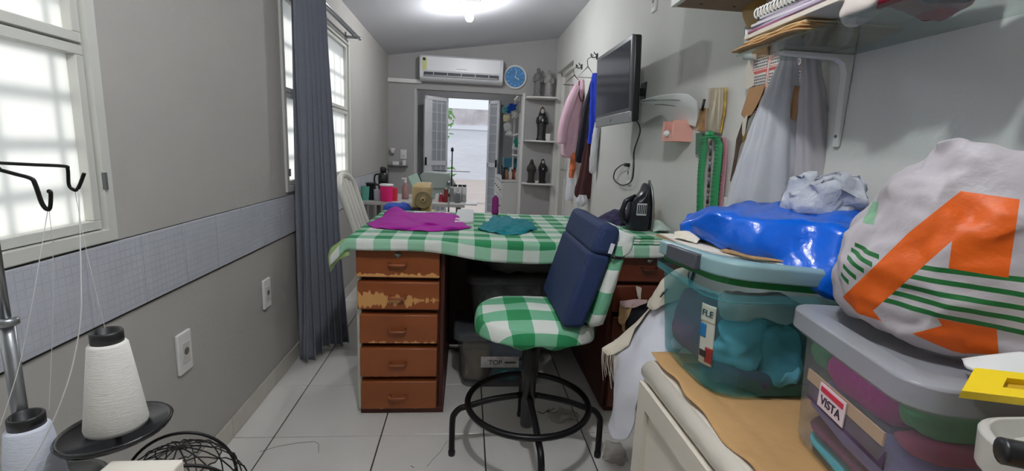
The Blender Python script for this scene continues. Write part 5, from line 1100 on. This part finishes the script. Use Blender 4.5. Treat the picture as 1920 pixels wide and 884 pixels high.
for k, (u, cm, lb2) in enumerate(((853, (120, 122, 124), 'grey'), (862, (150, 150, 156), 'silver'), (870, (190, 188, 184), 'white'))):
    p = at(u, 376, 'y', 4.42); p.z = TZ; t = thing('notions_jar', 'glass jar with black lid holding %s notions on the work table' % lb2, 'jar', p, None)
    obj('glass', MB().lathe([(.001, 0), (.021, 0), (.022, .13), (.016, .145), (.001, .145)], p, 18), jm, t, smooth=True); obj('lid', MB().lathe([(.018, .143), (.019, .16), (.001, .162)], p, 18), black_pl, t, smooth=True)
    obj('contents', MB().lathe([(.001, .003), (.018, .003), (.018, .07), (.001, .075)], p, 14), mat('notions_%d' % k, cm, .7), t)
for k, (u, y, cm, hh, lb2) in enumerate(((827, 4.36, (150, 40, 60), .07, 'short dark red'), (836, 4.34, (120, 36, 40), .12, 'tall brownish red'), (846, 4.40, (128, 132, 126), .13, 'grey-green'), (858, 4.32, (104, 108, 110), .09, 'slate grey'), (820, 4.40, (206, 206, 200), .06, 'short white'))):
    p = at(u, 377, 'y', y); p.z = TZ; t = thing('thread_cone', '%s thread cone on the work table' % lb2, 'thread cone', p)
    obj('yarn', MB().lathe([(.001, .002), (.026, .002), (.016, hh), (.001, hh)], p, 18), mat('cone_%d' % k, cm, .85), t, smooth=False); obj('core', MB().lathe([(.011, hh-.002), (.011, hh+.012), (.001, hh+.012)], p, 12), white_pl, t)
p = at(846, 377, 'y', 4.46); p.z = TZ
t = thing('tall_thread_stand', 'tall thin steel thread stand rising from the work table', 'thread stand', p)
obj('base', MB().lathe([(.001, 0), (.05, 0), (.05, .012), (.001, .014)], p, 20), black_pl, t); obj('pole', MB().tube([p, p+V((0, 0, .47))], .0055, 8), dark_wire, t); obj('finial', MB().lathe([(.004, .46), (.014, .465), (.012, .49), (.004, .50)], p, 12), black_pl, t, smooth=True); obj('crossbar', MB().tube([p+V((-.17, 0, .28)), p+V((.17, 0, .28))], .003, 6), dark_wire, t)
p = at(841, 391, 'y', 3.5); p.z = .70
t = thing('needle_post', 'slim steel spool post standing on the machine table', 'spool post', p); obj('post', MB().tube([p, p+V((0, 0, .19))], .007, 10), steel, t, smooth=True); obj('tip', MB().lathe([(.008, .19), (.008, .215), (.001, .218)], p, 10), mat('brown_tip', (90, 50, 40), .5), t); obj('foot', MB().lathe([(.001, 0), (.022, 0), (.02, .01), (.001, .012)], p, 14), steel, t)
# ================================================================== BACK WALL
AC = V((-.09, YB, 2.0)); 
acm = mat('ac_white', (224, 225, 228), .35)
ax0, ax1, az0, az1 = -.575, .395, 2.012, 2.292
ac = thing('air_conditioner', 'white split air conditioner on the back wall above the doorway', 'air conditioner', ((ax0+ax1)/2, YB-.1, az0))
obj('casing', MB().prism([(0, az0+.0), (-.14, az0), (-.185, az0+.03), (-.20, az0+.10), (-.20, az1-.03), (-.17, az1), (0, az1)], lambda y, z, d: V((ax0+d, YB+y, z)), ax1-ax0), acm, ac, bevel=.012, seg=3)
obj('front_panel', MB().box(ax0+.035, ax1-.03, YB-.208, YB-.195, az0+.098, az1-.02), acm, ac, bevel=.006)
lo = obj('outlet_slot', MB().box(ax0+.05, ax1-.05, YB-.206, YB-.15, az0+.045, az0+.088), mat('slot_dark', (46, 46, 60), .5), ac)
for k in range(5): obj('louvre_vane', MB().box(ax0+.16+k*.16, ax0+.165+k*.16, YB-.21, YB-.19, az0+.048, az0+.085), acm, lo)
obj('louvre', MB().box(ax0+.06, ax1-.06, YB-.213, YB-.2, az0+.042, az0+.056), mat('louvre_grey', (150, 148, 150), .4), lo, bevel=.002)
es = obj('energy_sticker', MB().box(ax0+.035, ax0+.085, YB-.2105, YB-.2075, az1-.175, az1-.035), mat('sticker_yellow', (206, 206, 140), .5), ac); obj('sticker_emblem', MB().lathe([(.001, .001), (.018, .001), (.018, 0), (.001, 0)], (ax0+.055, YB-.211, az1-.055), 16, hwm), black_pl, es)
obj('brand_mark', MB().box(-.15, -.03, YB-.2095, YB-.2075, az0+.128, az0+.138), mat('mark_grey', (186, 186, 190), .4), ac); obj('indicator', MB().box(.26, .29, YB-.2095, YB-.2075, az0+.10, az0+.108), mat('indicator_pale', (235, 236, 240), .3), ac)
obj('cable_duct', MB().box(XL, ax0+.01, YB-.045, YB-.001, 1.985, 2.03), white_pl, label='white plastic duct running from the corner to the air conditioner', cat='duct', bevel=.004)
ck = thing('wall_clock', 'round wall clock with blue face and white rim', 'clock', (.555, YB-.03, 1.98))
cm_ = V((.555, YB, 2.125))
obj('rim', MB().lathe([(.118, 0), (.139, 0), (.141, .02), (.134, .036), (.122, .03), (.118, .02), (.118, 0)], cm_, 48, hwm, caps=False), white_pl, ck, smooth=True)
obj('dial', MB().lathe([(.001, .014), (.124, .014), (.124, .002), (.001, .002)], cm_, 48, hwm), mat('clock_blue', (62, 132, 190), .5, var=.25, vscale=14), ck)
for k in range(12): a = math.pi*2*k/12; obj('hour_mark', MB().box(-.004, .004, -.018, -.0145, .088, .106, Matrix.Translation(cm_) @ Matrix.Rotation(a, 4, 'Y')), mat('mark_pale', (150, 190, 220), .5), ck)
obj('hour_hand', MB().box(-.004, .004, -.019, -.016, -.01, .055, Matrix.Translation(cm_) @ Matrix.Rotation(2.1, 4, 'Y')), white_pl, ck); obj('minute_hand', MB().box(-.003, .003, -.022, -.019, -.01, .085, Matrix.Translation(cm_) @ Matrix.Rotation(.2, 4, 'Y')), white_pl, ck)
CSZ = (1.895, 1.382, .862)
for z, lb2 in zip(CSZ, ('white corner shelf carrying the two grey statues', 'white corner shelf carrying the single black robed statue', 'white corner shelf carrying the two small dark statues')):
    poly = [(DX1+.018, YB-.001), (XR-.001, YB-.001), (XR-.001, YB-.24), (XR-.06, YB-.245), (DX1+.10, YB-.20), (DX1+.018, YB-.14)]
    obj('corner_shelf', MB().prism(poly, lambda x, y, d: V((x, y, z-.018+d)), .018), white, label=lb2, cat='shelf', bevel=.002)
def statue(lbl, x, y, z, h, m, m2=None, veil=True, seed=0, wide=1.0, hands=True):
    p = V((x, y, z+.001)); t = thing('statue', lbl, 'statue', p); k = h/.34
    obj('base', MB().lathe([(.001, 0), (.056*k*wide, 0), (.054*k*wide, .018*k), (.046*k*wide, .02*k), (.001, .02*k)], p, 20), m, t)
    secs = [((x, y, z+.02*k), .046*k*wide, .036*k, (1, 0, 0)), ((x, y, z+.06*k), .042*k*wide, .034*k, (1, 0, 0)), ((x, y, z+.16*k), .044*k*wide, .034*k, (1, 0, 0)), ((x, y, z+.225*k), .05*k*wide, .034*k, (1, 0, 0)), ((x, y, z+.262*k), .038*k*wide, .026*k, (1, 0, 0)), ((x, y, z+.28*k), .015*k, .015*k, (1, 0, 0))]
    obj('robe', sack(secs, 30, 36, 6, .09, .002, 30, seed), m, t, smooth=True)
    hd = obj('head', MB().ell((x, y-.008*k, z+.30*k), (.019*k, .021*k, .026*k), 16), m2 or m, t, smooth=True)
    if veil: obj('veil', sack([((x, y+.012*k, z+.14*k), .046*k*wide, .02*k, (1, 0, 0)), ((x, y+.012*k, z+.24*k), .042*k*wide, .022*k, (1, 0, 0)), ((x, y+.010*k, z+.30*k), .028*k, .022*k, (1, 0, 0)), ((x, y+.006*k, z+.33*k), .020*k, .02*k, (1, 0, 0)), ((x, y, z+.345*k), .005*k, .006*k, (1, 0, 0))], 24, 28, 5, .06, .002, 30, seed+3), m, t, smooth=True)
    else: obj('hair', MB().ell((x, y+.004*k, z+.308*k), (.022*k, .020*k, .024*k), 14), m, t, smooth=True)
    if hands:
        for s in (-1, 1): obj('arm', MB().tube(curve([(x+s*.044*k*wide, y, z+.235*k), (x+s*.05*k*wide, y-.02*k, z+.18*k), (x+s*.008*k, y-.045*k, z+.20*k)], 12), [.014*k]*8+[.010*k]*5, 8), m2 if (m2 and False) else m, t, smooth=True)
    obj('hands', MB().ell((x, y-.046*k, z+.205*k), (.012*k, .010*k, .016*k), 10), m2 or m, t, smooth=True)
    return t
gst = mat('grey_stone_statue', (120, 118, 118), .7, var=.25, vscale=30); wst = mat('pale_stone_statue', (158, 156, 154), .7, var=.2, vscale=30)
bst_ = mat('black_statue', (18, 18, 24), .35); dst = mat('dark_bronze_statue', (48, 44, 42), .45, var=.3, vscale=40); skin = mat('statue_face', (190, 176, 162), .6)
statue('grey stone statue of a robed figure standing nearer the clock', .822, YB-.12, CSZ[0], .345, gst, seed=1, veil=False)
statue('pale stone statue of a robed figure in the corner beside the grey one', .955, YB-.12, CSZ[0], .325, wst, seed=2, veil=False)
statue('black robed veiled statue with pale face standing alone on its shelf', .895, YB-.13, CSZ[1], .395, bst_, skin, seed=3)
obj('statue_card', MB().box(.945, 1.0, YB-.16, YB-.15, CSZ[1]+.001, CSZ[1]+.085), white_pl, label='small white card standing beside the black robed statue', cat='card', bevel=.001)
statue('dark bronze statue with rounded hood on the lowest corner shelf', .795, YB-.13, CSZ[2], .285, dst, seed=5, wide=1.15)
statue('black veiled statue with pale face on the lowest corner shelf', .935, YB-.13, CSZ[2], .295, bst_, skin, seed=6, wide=1.1)
obj('small_plaque', MB().box(.845, .895, YB-.15, YB-.12, CSZ[2]+.001, CSZ[2]+.03), mat('plaque', (206, 204, 196), .6), label='small pale plaque between the two statues of the lowest shelf', cat='plaque', bevel=.002)
# little shelf and switch by the left corner
gs2 = thing('small_shelf', 'small grey glass corner shelf under the light switch', 'shelf', (-.85, YB-.05, 1.0)); obj('plate', MB().box(XL+.002, -.72, YB-.10, YB-.001, 1.0, 1.01), mat('shelf_grey', (120, 122, 124), .3), gs2, bevel=.002)
obj('soap_box', MB().box(-.90, -.82, YB-.08, YB-.03, 1.0105, 1.055), white_pl, label='white box lying on the small glass shelf', cat='box', bevel=.004)
obj('small_cup', MB().lathe([(.001, 0), (.022, 0), (.026, .06), (.023, .06), (.02, .004), (.001, .004)], (-.765, YB-.055, 1.0105), 18), white_pl, smooth=False, bevel=.001, label='white cup on the end of the small glass shelf', cat='cup')
sw = thing('light_switch', 'white double light switch plate beside the doorway', 'switch', (-.775, YB-.01, 1.08)); obj('plate', MB().box(-.815, -.74, YB-.012, YB-.001, 1.085, 1.20), white_pl, sw, bevel=.004); obj('rocker', MB().box(-.795, -.76, YB-.018, YB-.011, 1.15, 1.18), white_pl, sw, bevel=.002); obj('rocker', MB().box(-.795, -.76, YB-.018, YB-.011, 1.105, 1.135), mat('insert_white', (205, 202, 196), .4), sw, bevel=.002)
ds = thing('wall_dispenser', 'small white holder on the wall next to the light switch', 'holder', (-.9, YB-.03, 1.13)); obj('holder_body', MB().lathe([(.03, .06), (.03, .04), (.016, .01), (.016, 0), (.001, 0)], (-.905, YB-.04, 1.15), 16), white_pl, ds, smooth=True); obj('holder_base', MB().box(-.92, -.89, YB-.03, YB-.001, 1.13, 1.16), steel, ds)
# ================================================================== BACK ROOM CONTENTS
dr = thing('white_dresser', 'white chest of drawers in the back room', 'dresser', (.85, 7.5, 0))
obj('carcass', MB().box(.52, 1.19, 6.75, 8.35, .04, .80), white, dr, bevel=.004); obj('top', MB().box(.50, 1.195, 6.73, 8.37, .80, .825), white, dr, bevel=.003); obj('plinth', MB().box(.55, 1.19, 6.78, 8.3, 0, .04), grey_cloth, dr)
for i in range(4):
    for j in range(3):
        d = obj('drawer', MB().box(.505, .522, 6.77+.392*i, 7.145+.392*i, .07+.24*j, .295+.24*j), white, dr, bevel=.003); obj('knob', MB().ell((.497, 6.957+.392*i, .19+.24*j), (.012, .03, .01), 8), black_pl, d, smooth=True)
su = thing('storage_rack', 'white rack of shelves in the back room crammed with boxes', 'shelf', (.9, 7.0, .826))
for z in (1.18, 1.48, 1.78, 2.02): obj('rack_shelf', MB().box(.70, 1.19, 6.72, 7.5, z-.01, z+.01), white, su)
for y in (6.73, 7.49):
    for x in (.72, 1.17): obj('rack_post', MB().box(x-.012, x+.012, y-.012, y+.012, .826, 2.03), white, su)
cols_ = {'dark brown': (84, 58, 50), 'reddish brown': (110, 66, 56), 'grey': (120, 120, 124), 'teal': (60, 120, 140), 'tan': (176, 150, 116), 'white': (214, 212, 208), 'green': (40, 140, 120), 'black': (30, 30, 34)}
def cbox(lbl, cn, x, y, z, sx, sy, sz):
    t = thing('storage_box', lbl, 'box', (x, y, z)); m = mat('box_'+cn, cols_[cn], .7, var=.12)
    obj('box_body', MB().box(x-sx/2, x+sx/2, y-sy/2, y+sy/2, z+.001, z+sz*.8), m, t, bevel=.004); obj('box_lid', MB().box(x-sx/2-.005, x+sx/2+.005, y-sy/2-.005, y+sy/2+.005, z+sz*.8-.02, z+sz), m, t, bevel=.004)
cbox('dark brown box on the upper rack shelf of the back room', 'dark brown', .93, 6.95, 1.79, .34, .36, .19); cbox('reddish brown box on the middle rack shelf of the back room', 'reddish brown', .93, 6.97, 1.49, .34, .38, .16)
cbox('grey box on the lowest rack shelf of the back room', 'grey', 1.0, 7.2, 1.19, .3, .3, .16); cbox('teal lidded box on the dresser of the back room', 'teal', .75, 7.7, .826, .32, .3, .30)
cbox('black box at the dresser end near the gate', 'black', .68, 8.1, .826, .2, .26, .16)
for k, (lbl, u, v, y, r, c) in enumerate((('blue fabric bundle spilling from the upper rack shelf', 960, 203, 6.78, .055, (30, 90, 190)), ('white fabric bundle spilling beside the blue bundle', 966, 214, 6.76, .05, (214, 212, 208)), ('turquoise fabric bundle on the upper rack shelf edge', 948, 206, 6.8, .04, (110, 190, 190)), ('cream fabric bundle below the blue bundle', 950, 222, 6.8, .04, (222, 214, 170)), ('white bundle hanging off the middle rack shelf', 953, 238, 6.78, .045, (206, 206, 206)), ('white bundle on the lower edge of the middle rack shelf', 955, 250, 6.78, .04, (220, 220, 220)), ('green fabric roll on the lowest rack shelf', 972, 268, 6.78, .055, (30, 136, 120)), ('white bundle beside the green fabric roll', 966, 277, 6.8, .035, (216, 216, 214)))):
    p = at(u, v, 'y', y); lump('fabric_bundle', lbl, p, (r*1.1, r, r*1.1), mat('bundle_%d' % k, c, .9), 60+k, r*.5, sc=22)
for k, (u, v, c, cn) in enumerate(((950, 318, (176, 120, 80), 'amber'), (957, 322, (226, 222, 214), 'white'), (964, 320, (190, 80, 60), 'red'), (970, 320, (214, 200, 180), 'cream'), (975, 322, (206, 206, 214), 'pale grey'), (961, 316, (110, 70, 50), 'brown'), (945, 322, (40, 40, 44), 'black'))):
    p = at(u, v, 'y', 6.9+.05*(k % 3)); p.z = .826; t = thing('bottle', '%s bottle standing on the white dresser in the back room' % cn, 'bottle', p); m_ = mat('bottle_'+cn, c, .4)
    obj('body', MB().lathe([(.001, 0), (.03, 0), (.032, .09), (.014, .13), (.013, .15), (.001, .15)], p, 16), m_, t, smooth=True); obj('cap', MB().lathe([(.016, .148), (.016, .175), (.001, .177)], p, 12), white_pl if k % 2 else black_pl, t)
# plant by the patio wall
leafm = mat('leaf_green', (110, 170, 90), .6, trans=.3, var=.2)
pc0 = at(846, 300, 'y', 11.0); pr = thing('patio_plant', 'tall green leafy plant outside in the bright patio', 'plant', (pc0.x-.25, 11, -.02))
obj('stem', MB().tube(curve([(pc0.x-.25, 11, -.02), (pc0.x-.2, 11, .8), (pc0.x-.16, 11, 1.9)], 16), .018, 8), mat('stem_brown', (110, 96, 70), .8), pr, smooth=True)
obj('pot', MB().lathe([(.001, 0), (.12, 0), (.16, .25), (.15, .25), (.11, .02), (.001, .02)], (pc0.x-.25, 11, -.02), 20), mat('pot_clay', (150, 90, 66), .8), pr)
lm = bpy.data.meshes.new('leaf'); lm.from_pydata([(0, 0, 0), (.02, .05, .006), (0, .11, -.01), (-.02, .05, .006)], [], [(0, 1, 2, 3)]); lm.materials.append(leafm)
for k in range(110):
    a, b = random.uniform(0, 6.28), random.uniform(-1, 1); r = .19*random.random()**.4
    o = bpy.data.objects.new('leaf', lm); col.objects.link(o); o.parent = pr; zc = (1.80 if k < 85 else .75)
    o.location = V((.08+r*math.cos(a), r*math.sin(a), zc+.02+.30*b*(1 if k < 85 else .6))); o.rotation_euler = (random.uniform(-1, 1), random.uniform(-1, 1), a)
    o.scale = (1.2, 1.2, 1.2) if k < 85 else (1.5, 2.2, 1)

# floor litter and the hanging cable
film_s = mat('litter_film', (214, 208, 204), .25, alpha=.72, bump=.6, bscale=40)
q = at(1058, 778, 'z', .02); lump('plastic_scrap', 'crumpled clear plastic scrap on the floor tiles under the stool', (q.x, q.y, .016), (.07, .045, .013), film_s, 71, .018, sc=30, cat='litter')
q = at(1150, 850, 'z', .03); lump('plastic_scrap', 'crumpled clear plastic bag on the floor by the cream cabinet', (q.x+.01, q.y, .03), (.04, .05, .026), film_s, 72, .02, sc=30, cat='litter')
obj('thread_scrap', MB().tube(curve([at(u, v, 'z', .002) for u, v in ((1008, 772), (1018, 776), (1030, 768), (1026, 774), (1040, 766))], 20), .002, 5), mat('brown_thread', (96, 60, 52), .8), smooth=True, label='short brown thread scrap on the floor beside the stool column', cat='litter')
obj('hanging_cable', MB().tube(curve([(1.03, 2.30, .862), (1.045, 2.10, .868), (1.048, 2.02, .84), (1.05, 2.0, .76), (1.04, 2.02, .66), (1.03, 2.04, .60)], 30), .006, 8), black_pl, smooth=True, label='black cable hanging down over the desk edge next to the wall', cat='cable')
